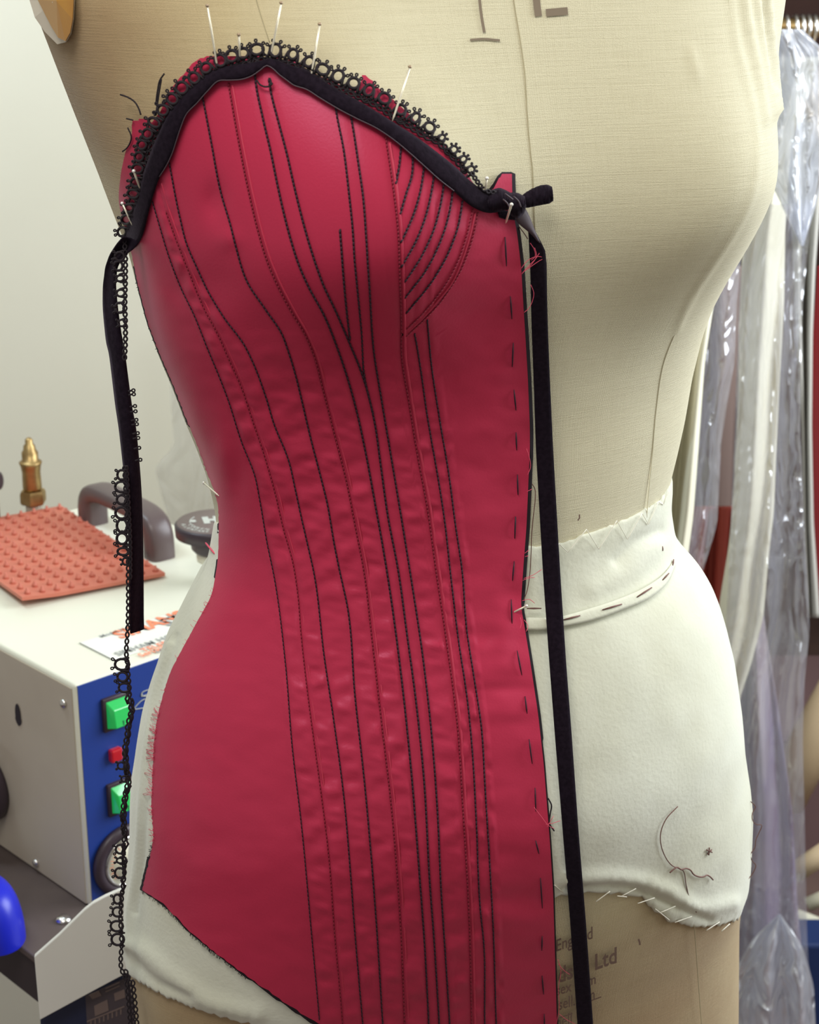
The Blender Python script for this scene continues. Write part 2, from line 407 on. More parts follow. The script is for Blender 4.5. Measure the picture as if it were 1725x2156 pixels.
def hit(x, y):
    u = min(max((x-X0m)/SX, 0), 370.99); v = min(max((y-Y0m)/SY, 0), 490.99); i, j = int(u), int(v); u -= i; v -= j
    return (TM[j, i]*(1-u)+TM[j, i+1]*u)*(1-v) + (TM[j+1, i]*(1-u)+TM[j+1, i+1]*u)*v
def on(x, y, off=0.0):
    t = hit(x, y); d = ray(x, y)
    return CAM + d*(t-off)
def ons(pts, off=0.0, smooth=0):
    t = np.array([hit(*p) for p in pts])
    for _ in range(smooth): t[1:-1] = (t[:-2]+2*t[1:-1]+t[2:])/4
    o = np.broadcast_to(off, t.shape)
    return np.array([CAM + ray(*p)*(a-b) for p, a, b in zip(pts, t, o)])

# small relief of the cloth on the form (gathers, seams, dents), traced on its front
PX, PY = project(OUT.reshape(-1, 3)); PX = PX.reshape(NZ, NT); PY = PY.reshape(NZ, NT)
front = (NOR @ FW) < .1
def relief(G, N, lines):
    h = np.zeros(G.shape[:2])
    for pts, w, amp in lines:
        q = smooth_curve(pts, 10); x0, y0 = q.min(0)-4*w; x1, y1 = q.max(0)+4*w
        m = (PX > x0) & (PX < x1) & (PY > y0) & (PY < y1) & front
        if not m.any(): continue
        d = np.min((PX[m][:, None]-q[None, :, 0])**2 + (PY[m][:, None]-q[None, :, 1])**2, axis=1)
        h[m] += amp*np.exp(-d/(2*w*w))
    return G + N*h[..., None]
inset = .0022/(1+np.exp((zs-1.015)/.012))
TOR = OUT - NOR*inset[:, None, None]
TOR = relief(TOR, NOR, [
    ([(1585,-60),(1603,70),(1618,160),(1630,240)], 7, .0024), ([(1612,-60),(1622,60),(1632,150),(1634,230)], 5, .0024),
    ([(1560,-60),(1577,60),(1596,150),(1612,250)], 7, .0020), ([(1538,-40),(1553,93),(1573,167),(1592,260),(1596,330),(1582,420),(1552,480),(1500,560),(1463,617),(1425,695)], 6, .0008),
    ([(1456,110),(1462,135),(1470,160)], 6, .0010), ([(1600,-60),(1612,80),(1624,180)], 4, -.0020)])
form = thing('dress_form', 'cream linen tailor dress form standing in the middle, padded at the hips', 'dress form')
FORM = form
def body_mesh(G, name, mat_, parent, caps=True):
    V = G.reshape(-1, 3).tolist(); Fs = list(gf)
    a = len(V); V.append(G[0].mean(0).tolist()); V.append((G[-1].mean(0)+np.array([0, 0, .006])).tolist())
    Fs += [(j, a, (j+1) % NT) for j in range(NT)]
    b = (NZ-1)*NT; Fs += [(b+j, b+(j+1) % NT, a+1) for j in range(NT)]
    me = bpy.data.meshes.new(name); me.from_pydata(V, [], Fs); me.update()
    uvl = me.uv_layers.new(name='cloth')
    vi = np.empty(len(me.loops), dtype=np.int64); me.loops.foreach_get('vertex_index', vi)
    ci = vi % NT; ri = np.minimum(vi // NT, NZ-1)
    per = .9
    # columns are cut at the back so the weave runs unbroken over the front
    uu = (ci.astype(float)+NT/2) % NT/NT*per; zz = zs[ri]
    # fix the wrap inside a face
    uvs = np.stack([uu, zz], 1).reshape(-1)
    uvl.data.foreach_set('uv', uvs)
    o = link(name, me, mat_, parent); return o
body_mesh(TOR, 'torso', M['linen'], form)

def interp_grid(G, zt_, j):
    f = (zt_-zs[0])/(zs[1]-zs[0]); i = np.clip(np.floor(f).astype(int), 0, NZ-2); t = (f-i)[:, None]
    return G[i, j]*(1-t)+G[i+1, j]*t
def edge_z(pts, zdef):
    """height of a traced edge for every column of the body grid"""
    q = smooth_curve(pts, 6); A = []
    for x, y in q:
        p = on(x, y)
        k = np.argmin(((OUT[::3]-p)**2).sum(-1)); A.append((k % NT, p[2]))
    A = np.array(A); sh = (A[:, 0]+NT/2) % NT; o = np.argsort(sh)
    xs_, z_ = sh[o], A[o, 1]
    allc = (np.arange(NT)+NT/2) % NT
    return np.interp(allc, xs_, z_)
# felt padding over waist and hips
zt_top = edge_z([(300,1190),(455,1100),(560,1150),(800,1165),(1105,1152),(1130,1152),(1180,1146),(1230,1128),(1290,1108),(1350,1080),(1395,1050),(1410,1030)], 1)
zb_bot = edge_z([(258,2020),(275,2055),(300,2072),(330,2090),(400,2120),(500,2150),(640,2175),(800,2160),(1000,2020),(1165,1893),(1230,1882),(1290,1882),(1350,1892),(1380,1915),(1420,1942),(1470,1952),(1520,1948),(1560,1930),(1564,1915)], 1)
kk = np.ones(5)/5
NR = 190
PAD = np.zeros((NR, NT, 3)); PN = np.zeros((NR, NT, 3))
for j in range(NT):
    rag = .0011*mnoise.noise(Vector((j*.9, 3, 0))) + .0008*mnoise.noise(Vector((j*.35, 9, 0)))
    rag2 = .0022*mnoise.noise(Vector((j*.5, 13, 0)))+.0012*mnoise.noise(Vector((j*1.1, 17, 0)))
    zz = np.linspace(zb_bot[j]+rag2, zt_top[j]+rag, NR)
    PAD[:, j] = interp_grid(OUT, zz, j); PN[:, j] = interp_grid(NOR, zz, j)
edge = np.minimum(np.linspace(0, 1, NR), np.linspace(1, 0, NR))
fall = np.clip(edge/.03, 0, 1)**.5
hh = np.zeros((NR, NT))
for i in range(0, NR):
    for j in range(0, NT, 1):
        p = PAD[i, j]
        hh[i, j] = .0007*mnoise.noise(Vector(p*22)) + .0003*mnoise.noise(Vector(p*60))
bpx, bpy_ = project(PAD.reshape(-1, 3)); bpx = bpx.reshape(NR, NT); bpy_ = bpy_.reshape(NR, NT); pf = (PN @ FW) < .1
for pts, w, amp in [([(262,1990),(300,2000),(350,2040),(430,2100),(540,2130)], 14, .0022), ([(250,1900),(268,2000),(320,2060),(400,2095)], 9, -.0018),
                    ([(360,1360),(325,1480),(308,1600),(300,1700),(290,1830),(278,1900),(272,1990)], 5, .0020), ([(372,1340),(336,1470),(318,1600),(309,1700),(300,1830),(288,1920)], 4, -.0014),
                    ([(1180,1850),(1300,1845),(1400,1870),(1470,1910),(1540,1900)], 12, .0020), ([(1200,1868),(1330,1868),(1420,1905),(1490,1935)], 6, -.0018),
                    ([(1300,1180),(1340,1140),(1390,1120)], 10, -.0016), ([(1250,1240),(1330,1200),(1380,1150)], 16, .0012), ([(1600,1200),(1560,1260)], 20, .002)]:
    q = smooth_curve(pts, 10); m = pf & (bpx > q[:, 0].min()-4*w) & (bpx < q[:, 0].max()+4*w) & (bpy_ > q[:, 1].min()-4*w) & (bpy_ < q[:, 1].max()+4*w)
    if m.any():
        d = np.min((bpx[m][:, None]-q[None, :, 0])**2+(bpy_[m][:, None]-q[None, :, 1])**2, axis=1); hh[m] += amp*np.exp(-d/(2*w*w))
PAD = PAD + PN*(hh*1.0 - .0014*(1-fall[:, None]*1.0) + .0001)[..., None]
pad = MB().grid(PAD, closed=True).build('hip_padding', M['pad'], form, solid=.0012)
tag(pad, 'white felt padding wrapped over waist and hips')

# stand below the frame
cx, cy = OUT[0].mean(0)[:2]
mb = MB().lathe((cx, cy, .03), (0, 0, 1), [(.016, 0), (.016, .475)], 24)
mb.build('pole', M['steel'], form)
mb = MB().lathe((cx, cy, 0.0), (0, 0, 1), [(.19, 0), (.19, .012), (.17, .022), (.03, .034), (.022, .05)], 40)
mb.build('stand_base', M['black_plastic'], form)

def thread(pts, r, m, name, parent=None, off=.002, step=6, smooth=1, sides=5):
    q = smooth_curve(pts, step); P3 = ons(q, off, smooth)
    return MB().tube(P3, r, sides).build(name, m, parent)
# seams on the linen
thread([(1075,-60),(1082,0),(1094,73),(1106,162),(1110,230),(1114,284),(1122,365),(1126,467),(1130,520),(1136,640),(1142,800),(1150,1000),(1152,1130)], .00022, M['seam'], 'front_seam', form, .0002)
thread([(530,-40),(540,0),(552,40),(568,89)], .0002, M['seam'], 'seam', form, .0002)
thread([(1530,-40),(1538,20),(1553,93),(1573,167),(1592,250),(1597,333),(1582,423),(1552,483),(1500,560),(1463,617),(1425,695),(1399,762),(1383,860),(1375,950),(1366,1040),(1362,1090)], .00028, M['seam_light'], 'seam', form, .0004)
thread([(1462,1948),(1466,2000),(1471,2070),(1477,2150),(1482,2220)], .00022, M['seam'], 'seam', form, .0002)
# waist tape with brown basting
up = [(1108,1300),(1140,1301),(1186,1297),(1233,1284),(1298,1263),(1363,1234),(1400,1207),(1419,1180)]
dn = [(1110,1327),(1140,1327),(1188,1319),(1246,1307),(1311,1284),(1376,1254),(1408,1224),(1422,1190)]
a = smooth_curve(up, 8); b = smooth_curve(dn, 8); n = 60
ia = np.linspace(0, len(a)-1, n); A = np.stack([np.interp(ia, range(len(a)), a[:, k]) for k in (0, 1)], 1)
ib = np.linspace(0, len(b)-1, n); B = np.stack([np.interp(ib, range(len(b)), b[:, k]) for k in (0, 1)], 1)
G = np.array([[on(*(A[i]*(1-t)+B[i]*t), .0034+.0006*math.sin(math.pi*t)) for t in (0, .25, .5, .75, 1)] for i in range(n)])
for _ in range(3): G[1:-1] = (G[:-2]+2*G[1:-1]+G[2:])/4
tape = MB().grid(G).build('waist_tape', M['pad'], form, solid=.0006)
for p, q in (((1187,1305),(1222,1296)), ((1269,1284),(1310,1272)), ((1342,1257),(1373,1237)), ((1396,1221),(1409,1207)), ((1417,1190),(1419,1178)), ((1395,1150),(1396,1160)), ((1110,1281),(1140,1281))):
    MB().tube(ons([p, ((p[0]+q[0])/2, (p[1]+q[1])/2), q], .0048), [.0003, .0005, .0003], 6).build('basting_stitch', M['brown_thread'], tape)
r4 = lambda pts: [(1050+x/3.833, 950+y/3.833) for x, y in pts]
z1 = r4([(380,760),(490,750),(560,815),(710,630),(810,790),(955,560),(1040,710),(1160,500),(1210,590),(1290,410),(1330,430),(1390,295)])
for p, q in zip(z1[:-1], z1[1:]):
    MB().tube(ons(smooth_curve([p, q], 12), .0026), .00022, 5).build('cross_stitch', M['white_thread'], pad)
r8 = lambda pts: [(1050+x/2.556, 1550+y/2.556) for x, y in pts]
for seg in ([(300,800),(345,840)], [(525,890),(600,835)], [(640,860),(690,865)], [(665,860),(740,820)], [(750,900),(840,870)], [(845,930),(920,990)], [(870,950),(952,915)], [(950,1002),(1040,970)], [(1120,1045),(1190,1000)], [(1200,1050),(1245,1010)]):
    s = r8(seg); MB().tube(ons(smooth_curve(s, 8), .003), .0003, 5).build('cross_stitch', M['white_thread'], pad)

# arm plate
ot = [(40,-110),(52,-50),(66,0),(77,36),(98,66),(124,92),(141,88),(151,70),(156,40),(158,0),(158,-60),(150,-130)]
inn = [(60,-105),(70,-50),(81,0),(96,30),(110,57),(124,79),(139,86),(149,68),(154,40),(156,0),(156,-60),(148,-125)]
def patch(poly, off, name, m, parent, thick):
    P3 = ons(poly, off, 3); n = len(P3)
    d = np.array([0, -thick, 0]); mb = MB(); cpt = ons([np.mean(poly, axis=0)], off)[0]+d; V = np.vstack([P3, P3+d, [cpt]])
    f = [(i, (i+1) % n, n+(i+1) % n, n+i) for i in range(n)] + [(n+i, n+(i+1) % n, 2*n) for i in range(n)]
    return mb.add(V, f).build(name, m, parent, smooth=False)
plate = patch(ot, .002, 'arm_plate', M['rim'], form, .004)
tag(plate, 'cream rimmed arm plate')
patch(inn, .0065, 'plate_face', M['ochre'], plate, .0015)

# printing and marker strokes on the linen
def text_mesh(body, size=1.0, bold=0.0, shear=0.0):
    cu = bpy.data.curves.new('lettering', 'FONT'); cu.body = body; cu.size = size; cu.offset = bold*size; cu.shear = shear
    cu.resolution_u = 3
    o = bpy.data.objects.new('lettering', cu); col.objects.link(o); bpy.context.view_layer.update()
    me = bpy.data.meshes.new_from_object(o.evaluated_get(bpy.context.evaluated_depsgraph_get()))
    V = np.array([v.co[:] for v in me.vertices]); Fc = [tuple(p.vertices) for p in me.polygons]
    bpy.data.objects.remove(o); bpy.data.curves.remove(cu); bpy.data.meshes.remove(me)
    return V, Fc
def print_on_form(body, x, y, size, ang, bold=.02, shear=0, squash=1.0, off=.0006):
    V, Fc = text_mesh(body, 1.0, bold, shear); a = R(ang)
    X = V[:, 0]*size*squash; Y = V[:, 1]*size
    q = [(x+u*math.cos(a)+v*math.sin(a)*.0, y-u*math.sin(a)-v) for u, v in zip(X, Y)]
    MB().add(ons(q, off), Fc).build('printed_lettering', M['ink'], form, smooth=False)
print_on_form('England', 1170, 2004, 36, 20, .012, squash=.76)
print_on_form('Lindsell Ltd', 1130, 2086, 47, 19.5, .02, squash=.83)
print_on_form('Essex   Rm', 1150, 2103, 31, 17, .015, squash=.80)
print_on_form('sell.com', 1176, 2127, 33, 17, .012, squash=.75)
print_on_form('nell    r', 1170, 2165, 33, 17, .012, squash=.8)
def stroke(pts, w, m=M['marker'], off=.0007):
    q = smooth_curve(pts, 8); t = np.gradient(q, axis=0); t /= np.linalg.norm(t, axis=1)[:, None]; nn = np.stack([-t[:, 1], t[:, 0]], 1)
    G = np.array([[on(*(p+d*k*w/2), off) for k in (-1, 0, 1)] for p, d in zip(q, nn)])
    return MB().grid(G).build('marker_stroke', m, form)
stroke([(1008,-30),(1011,10),(1015,40),(1020,68)], 6)
stroke([(990,84),(1020,82),(1053,85)], 4.5)
stroke([(1129,-30),(1130,0),(1134,34)], 15)
stroke([(1150,27),(1172,25),(1196,23)], 16)
stroke([(1229,2113),(1266,2099)], 2.5, M['ink']); stroke([(1178,2143),(1206,2134)], 2.5, M['ink'])
stroke([(1345,1977),(1347,1984),(1348,1990)], 4, M['ink']); stroke([(1220,1083),(1221,1090),(1217,1096)], 3, M['ink'])

# ------------------------------------------------------------------ corset
corset = thing('corset', 'half finished crimson satin corset with black topstitching pinned on the dress form', 'corset')
S1 = [(300,200),(305,252),(312,300),(322,340),(330,377),(349,444),(374,513),(397,571),(430,650),(462,711),(479,750),(509,817),(530,880),(558,963),(581,1045),(597,1114),(616,1181),(627,1249),(634,1334),(652,1492),(672,1638),(693,1809),(704,1957),(721,2150),(727,2260)]
S2 = [(468,90),(474,118),(481,175),(503,300),(523,400),(544,488),(562,548),(585,602),(618,664),(640,700),(661,748),(681,823),(701,901),(728,1006),(748,1107),(766,1200),(784,1350),(804,1525),(823,1687),(837,1849),(845,1976),(852,2153),(856,2260)]
S3 = [(790,150),(797,210),(812,287),(828,394),(838,482),(842,575),(845,675),(846,751),(861,846),(881,968),(899,1064),(918,1200),(942,1362),(963,1525),(975,1707),(985,1870),(989,1961),(993,2153),(995,2260)]
L1 = [(321,424),(335,472),(356,541),(381,606),(409,664),(437,734),(462,794),(479,838),(509,931),(537,1003),(548,1058),(562,1140),(577,1212),(601,1395),(616,1577),(634,1728),(657,1976),(672,2138),(680,2240)]
L2 = [(355,335),(379,458),(393,513),(414,562),(437,611),(472,669),(516,729),(530,757),(560,836),(576,889),(609,973),(623,1035),(634,1086),(648,1147),(660,1200),(683,1383),(703,1517),(723,1667),(739,1849),(745,1931),(764,2153),(772,2240)]
L3 = [(427,205),(445,300),(465,404),(486,476),(497,520),(520,592),(560,653),(595,706),(606,736),(625,799),(634,836),(653,917),(674,998),(688,1054),(706,1156),(715,1200),(731,1273),(748,1468),(768,1650),(784,1829),(794,1961),(806,2153),(812,2240)]
L4 = [(537,150),(538,166),(554,250),(570,318),(584,387),(596,441),(612,503),(630,559),(648,600),(684,667),(716,748),(745,841),(768,942),(788,1049),(814,1197),(845,1423),(867,1634),(884,1849),(894,1984),(903,2153),(907,2240)]
L5 = [(566,165),(570,190),(588,262),(604,323),(618,385),(630,435),(646,495),(666,559),(681,600),(707,655),(736,722),(762,786),(788,884),(803,988),(817,1087),(838,1197),(857,1334),(877,1484),(892,1630),(906,1870),(913,1961),(925,2153),(930,2240)]
L6 = [(706,215),(708,232),(724,316),(735,407),(743,485),(747,549),(752,600),(762,707),(767,788),(788,880)]
L7 = [(737,235),(740,250),(755,345),(765,417),(771,495),(775,559),(778,600),(788,745),(803,838),(820,939),(841,1064),(863,1200),(890,1379),(910,1557),(920,1687),(930,1890),(937,1995),(947,2153),(952,2240)]
LD = [(716,483),(718,509),(725,600),(735,696),(738,719)]
L8 = [(873,702),(875,712),(887,785),(899,870),(922,1003),(936,1093),(948,1200),(967,1358),(983,1464),(995,1586),(1003,1728),(1013,1930),(1018,1976),(1021,2153),(1023,2240)]
L9 = [(900,673),(907,754),(925,878),(945,997),(959,1104),(973,1200),(983,1326),(999,1431),(1013,1525),(1022,1667),(1032,1829),(1039,1961),(1045,2153),(1048,2240)]
cc = lambda pts: [(800+x/4.313, 250+y/4.313) for x, y in pts]
ARCS = [cc(p) for p in ([(192,250),(180,400),(145,600)], [(302,345),(290,520),(240,680),(175,900)], [(402,430),(372,640),(310,860),(185,1140)],
        [(492,515),(470,660),(430,840),(330,1110),(195,1350)], [(582,595),(560,740),(500,980),(385,1240),(210,1510)],
        [(662,665),(630,860),(560,1090),(430,1360),(220,1640)], [(752,745),(715,960),(640,1180),(500,1440),(230,1780)])]
AR1 = cc([(847,815),(790,1060),(720,1270),(620,1470),(500,1640),(370,1790),(235,1920)])
AR2 = cc([(892,850),(850,1060),(790,1250),(720,1410),(640,1540),(540,1680),(430,1800),(325,1900),(230,1985)])
E0 = [(285,225),(277,257),(279,287),(265,315),(257,350),(250,400),(250,430),(258,462),(270,500),(278,540),(292,607),(312,682),(335,743),(364,809),(393,885),(414,934),(437,1000),(449,1025),(460,1067),(461,1121),(459,1180),(455,1205),(446,1254),(419,1302),(386,1362),(362,1407),(350,1439),(332,1505),(324,1556),(321,1625),(318,1701),(322,1746),(323,1769),(312,1820),(300,1870),(296,1890)]
E1 = [(1078,340),(1078,367),(1079,410),(1083,461),(1089,489),(1098,567),(1103,654),(1106,698),(1112,800),(1116,900),(1116,950),(1113,1015),(1109,1107),(1102,1198),(1097,1276),(1105,1320),(1117,1394),(1133,1500),(1145,1606),(1153,1707),(1158,1769),(1165,1878),(1169,2014),(1173,2153),(1175,2260)]
TOP = [(270,262),(277,255),(302,250),(320,258),(339,232),(362,185),(383,160),(409,130),(436,118),(467,120),(501,117),(543,119),(574,122),(615,126),(643,142),(672,158),(720,180),(757,192),(764,152),(784,170),(802,191),(830,211),(854,231),(895,280),(935,304),(968,337),(1000,390),(1020,425),(1040,395),(1057,366),(1080,367)]
BOT = [(280,1860),(298,1872),(349,1907),(398,1960),(446,2000),(528,2061),(609,2118),(674,2156),(760,2205),(900,2240),(1180,2245)]
fS1, fS2, fS3, fE0, fE1 = map(fy, (S1, S2, S3, E0, E1))
ARM = cc([(870,830),(820,1060),(755,1260),(650,1500),(520,1660),(400,1800),(235,1950)])
farc = fy(ARM + [(842, 712), (842, 760)])
TOPa = np.array(TOP, float); BOTa = np.array(BOT, float)
fT = lambda x: np.interp(x, TOPa[:, 0], TOPa[:, 1]); fB = lambda x: np.interp(x, BOTa[:, 0], BOTa[:, 1])
stitch_f = [fy(q) for q in (L1, S1, L2, L3, S2, L4, L5, L7, S3, L8, L9)]
def n3(x, y, z): return mnoise.noise(Vector((x, y, z)))
DENTS = [(452,425,26,42,-.0026), (455,600,60,60,-.0016), (372,612,20,26,-.0014), (480,505,26,22,.0012), (560,690,60,60,-.0010),
         (425,1010,26,70,-.0018), (470,960,20,60,.0016), (505,1010,20,60,-.0016), (400,870,30,50,.0012),
         (1000,650,60,45,-.0013), (1040,1010,60,60,-.0010), (1000,900,70,30,.0008), (1060,1330,26,60,.0016), (1010,1340,60,20,-.0008), (1080,1250,30,20,-.0012),
         (1040,1800,70,22,-.0012), (1050,1930,80,20,.0012), (1070,1500,70,20,.0010), (1060,1450,60,12,-.0008), (420,1780,90,40,-.0008), (430,1150,30,90,.0008)]
def broad(x, y):
    """slow relief shared by satin, lining and stitches"""
    h = 0.0
    if x > 960: h += .0009*np.clip((y-700)/200, 0, 1)*n3(x/130+y/300, y/55, 11)
    for cx_, cy_, sx, sy, am in DENTS:
        e = ((x-cx_)/sx)**2 + ((y-cy_)/sy)**2
        if e < 9: h += am*math.exp(-e)
    return max(h, -.0024)
def pucker(x, y):
    """height of the satin over its backing: quilted between the topstitching, cockled across it"""
    xs_ = [f(y) for f in stitch_f]
    h = 0.0
    if xs_[0]-6 < x < xs_[-1]+14:
        d = min(abs(x-q) for q in xs_)
        w = min(1.0, d/11.0); w = w*w*(3-2*w)
        k = 0
        while k < len(xs_) and x > xs_[k]: k += 1
        a = np.clip((y-680)/180, 0, 1)
        if k in (1, 2): a = max(a, np.clip((y-330)/80, 0, 1)*.9)
        if k in (6, 7) : a *= .35
        if k in (8,): a *= .75
        hump = .0006 + .0018*a*(n3(k*9.3 + x/70, (y+.25*x)/30, k*3.1) + .35*n3(k*4.1+x/45, (y-.2*x)/13, 7))
        if y < 700 and k > 2: hump *= .6
        h += w*hump
    else:
        h += .0006*n3(x/90, y/60, 2) + .00025*n3(x/40, y/25, 5)
    return h + broad(x, y)
OFF = .0046
def sheet(fl, fr, ft, fb, name, m, parent, off, dx=7.0, dy=6.0, puck=True, raw=0):
    ys = np.arange(0, 2300, 4.0)
    wmax = np.max([fr(y)-fl(y) for y in range(300, 2100, 50)]); nc = max(4, int(wmax/dx)); nr = int(2000/dy)
    cols = []
    for c_ in range(nc+1):
        u = c_/nc; xs_ = fl(ys)*(1-u)+fr(ys)*u
        inside = (ys > ft(xs_)) & (ys < fb(xs_))
        # main run from the first row below the top edge
        idx = np.where(inside)[0]
        if len(idx) < 2: continue
        y0 = ys[idx[0]]-2; y1 = ys[idx[-1]]+2
        cols.append((u, y0, y1))
    h_ = max(q[2]-q[1] for q in cols); nr = max(6, int(h_/dy))
    G = np.zeros((len(cols), nr+1, 3)); T = np.zeros((len(cols), nr+1)); XY = np.zeros((len(cols), nr+1, 2))
    for i, (u, y0, y1) in enumerate(cols):
        yy = np.linspace(y0, y1, nr+1); xx = fl(yy)*(1-u)+fr(yy)*u
        XY[i, :, 0] = xx; XY[i, :, 1] = yy
        T[i] = [hit(a, b) for a, b in zip(xx, yy)]
    for i in range(len(cols)):
        for j in range(nr+1):
            x, y = XY[i, j]
            o = off + (pucker(x, y) if puck else broad(x, y))
            if raw and i in (0,): x += raw*n3(y/5.0, 1, 1)
            if raw and j == nr: y += raw*n3(x/4.0, 2, 1)
            G[i, j] = CAM + ray(x, y)*(T[i, j]-o)
    return MB().grid(G).build(name, m, parent)
mx = lambda f, g: (lambda y: np.maximum(f(y), g(y)))
zero = lambda x: np.full_like(np.asarray(x, float), -50.0)
sheet(fE0, fS1, fT, fB, 'side_panel', M['satin'], corset, OFF, raw=2.2)
sheet(fS1, fS2, fT, fB, 'hip_panel', M['satin'], corset, OFF, raw=1.5)
sheet(fS2, fS3, fT, fB, 'bust_panel', M['satin'], corset, OFF)
f4l = lambda y: np.where(y < 706, np.maximum(farc(y), fS3(y)), fS3(y))
fT4 = lambda x: np.maximum(fT(x), 395)
# cup insert between bust panel and curved seam; front panel right of it
sheet(fS3, lambda y: np.where(y < 440, fE1(y)*0+1001, np.maximum(farc(y), fS3(y)+.5)), fT, lambda x: np.full_like(x, 704.0), 'cup_panel', M['satin'], corset, OFF+.0001)
sheet(f4l, fE1, lambda x: np.where(x > 1025, fT(x), 438.0), fB, 'front_panel', M['satin'], corset, OFF)
# black lining showing at the cut edges
lin = sheet(lambda y: fE0(y)-np.where((y > 560) & (y < 900), 2.5, np.where(y > 1800, 5, np.where((y > 1100) & (y < 1215), 3, -3))),
      lambda y: fE1(y)+np.where(y < 1270, 7.5, np.where(y < 1560, 5.5, 3.2)), lambda x: np.where((x > 1018) & (x < 1090), fT(x)-3-np.clip(1060-x, 0, 8), fT(x)+14), lambda x: fB(x)+4+np.clip((x-560)/20, 0, 8), 'lining', M['lining'], corset, .0026, 10, 8, False, 1.5)
tag(lin, 'black lining at the cut edge')
def ridge(f, y0, y1, dxx, r, m, name, off, lab=None):
    yy = np.arange(y0, y1, 7.0); q = np.stack([f(yy)+dxx, yy], 1); q = q[q[:, 1] < fB(q[:, 0])-5]
    t = ons(q, off+np.array([broad(*p) for p in q]), 2); return MB().tube(t, r, 6).build(name, m, corset)
ridge(fS1, 385, 2240, 8, .0005, M['satin_edge'], 'piped_seam', OFF-.0001)
ridge(fS2, 180, 2240, 8, .0006, M['satin_edge'], 'piped_seam', OFF+.0002)
ridge(fS3, 300, 2240, 7, .0007, M['satin_edge'], 'piped_seam', OFF+.0003)
q = smooth_curve(cc([(870,850),(820,1060),(755,1260),(650,1500),(520,1660),(400,1800),(250,1945)]), 7)
MB().tube(ons(q, OFF, 2), .0005, 6).build('piped_seam', M['satin_edge'], corset)
def topstitch(pts, rpx=1.9, seg=9.0, m=M['black_thread'], gap=.0, name='topstitching', amp=.0005):
    q = smooth_curve(pts, seg/3); q = q[q[:, 1] < fB(q[:, 0])-5]; mb = MB(); P3 = ons(q, OFF+.0003+np.array([broad(*p) for p in q]), 1)
    n = (len(q)-1)//3
    for i in range(n):
        a, b = P3[3*i], P3[3*i+3]; mid = P3[3*i+1]; mid2 = P3[3*i+2]
        d = (b-a)*gap; up_ = -FW*amp
        side = np.cross(FW, b-a); side /= (np.linalg.norm(side)+1e-9)
        w = side*.00016
        r = rpx*.00024
        mb.tube([a+d-w, mid+up_-w*.3, mid2+up_+w*.3, b+w*.6], [r*.8, r, r, r*.8], 5)
    return mb.build(name, m, corset)
for q, r in ((L1, 1.3), (L2, 1.6), (L3, 1.8), (L4, 2.1), (L5, 2.1), (L6, 2.0), (L7, 2.0), (LD, 2.2), (L8, 1.8), (L9, 1.8)): topstitch(q, r)
for q in ARCS: topstitch(q, 2.2)
for q, r in ((S1, 1.2), (S2, 1.6), (S3, 1.6)):
    topstitch([p for p in q if p[1] > (380 if q is S1 else 160 if q is S2 else 280)], r, 8, M['red_thread'])
topstitch(AR1, 1.5, 8, M['red_thread']); topstitch(AR2, 1.5, 8, M['red_thread'])
# running stitches near the front edge
r4b = lambda x, y: (1050+x/3.833, 950+y/3.833)
re_ = lambda x, y: (500+x/2.464, 1200+y/2.464)
rf = lambda x, y: (600+x/2.654, 1750+y/2.654)
bw = lambda x, y: (950+x/5.75, 350+y/5.75)
rd = lambda x, y: (600+x/3.45, 600+y/3.45)
for a, b in ((bw(655,855), bw(673,1210)), (bw(720,1575), bw(738,1850)), (rd(1660,420), rd(1653,595)), (rd(1665,760), rd(1680,910)), (rd(1680,1070), rd(1685,1200)),
             (rd(1690,1378), rd(1695,1525)), (rd(1678,1683), rd(1670,1840)), (r4b(153,188), r4b(157,350)), (r4b(137,527), r4b(132,705)), (r4b(127,888), r4b(113,1045)),
             (r4b(102,1195), r4b(110,1408)), (re_(1452,418), re_(1476,545)), (re_(1493,655), re_(1504,750)), (re_(1514,878), re_(1530,1005)), (re_(1545,1130), re_(1549,1252)),
             (re_(1548,1403), re_(1565,1472)), (re_(1573,1598), re_(1583,1755)), (re_(1582,1900), re_(1580,1975)), (rf(1438,808), rf(1447,912)), (rf(1450,1022), rf(1452,1110))):
    q = [a, ((a[0]*2+b[0])/3, (a[1]*2+b[1])/3), ((a[0]+2*b[0])/3, (a[1]+2*b[1])/3), b]
    MB().tube(ons(q, np.array([.0028, .0040, .0040, .0028])+.0022+broad(*a)), [.0002, .00042, .00042, .0002], 5).build('running_stitch', M['black_thread'], corset)
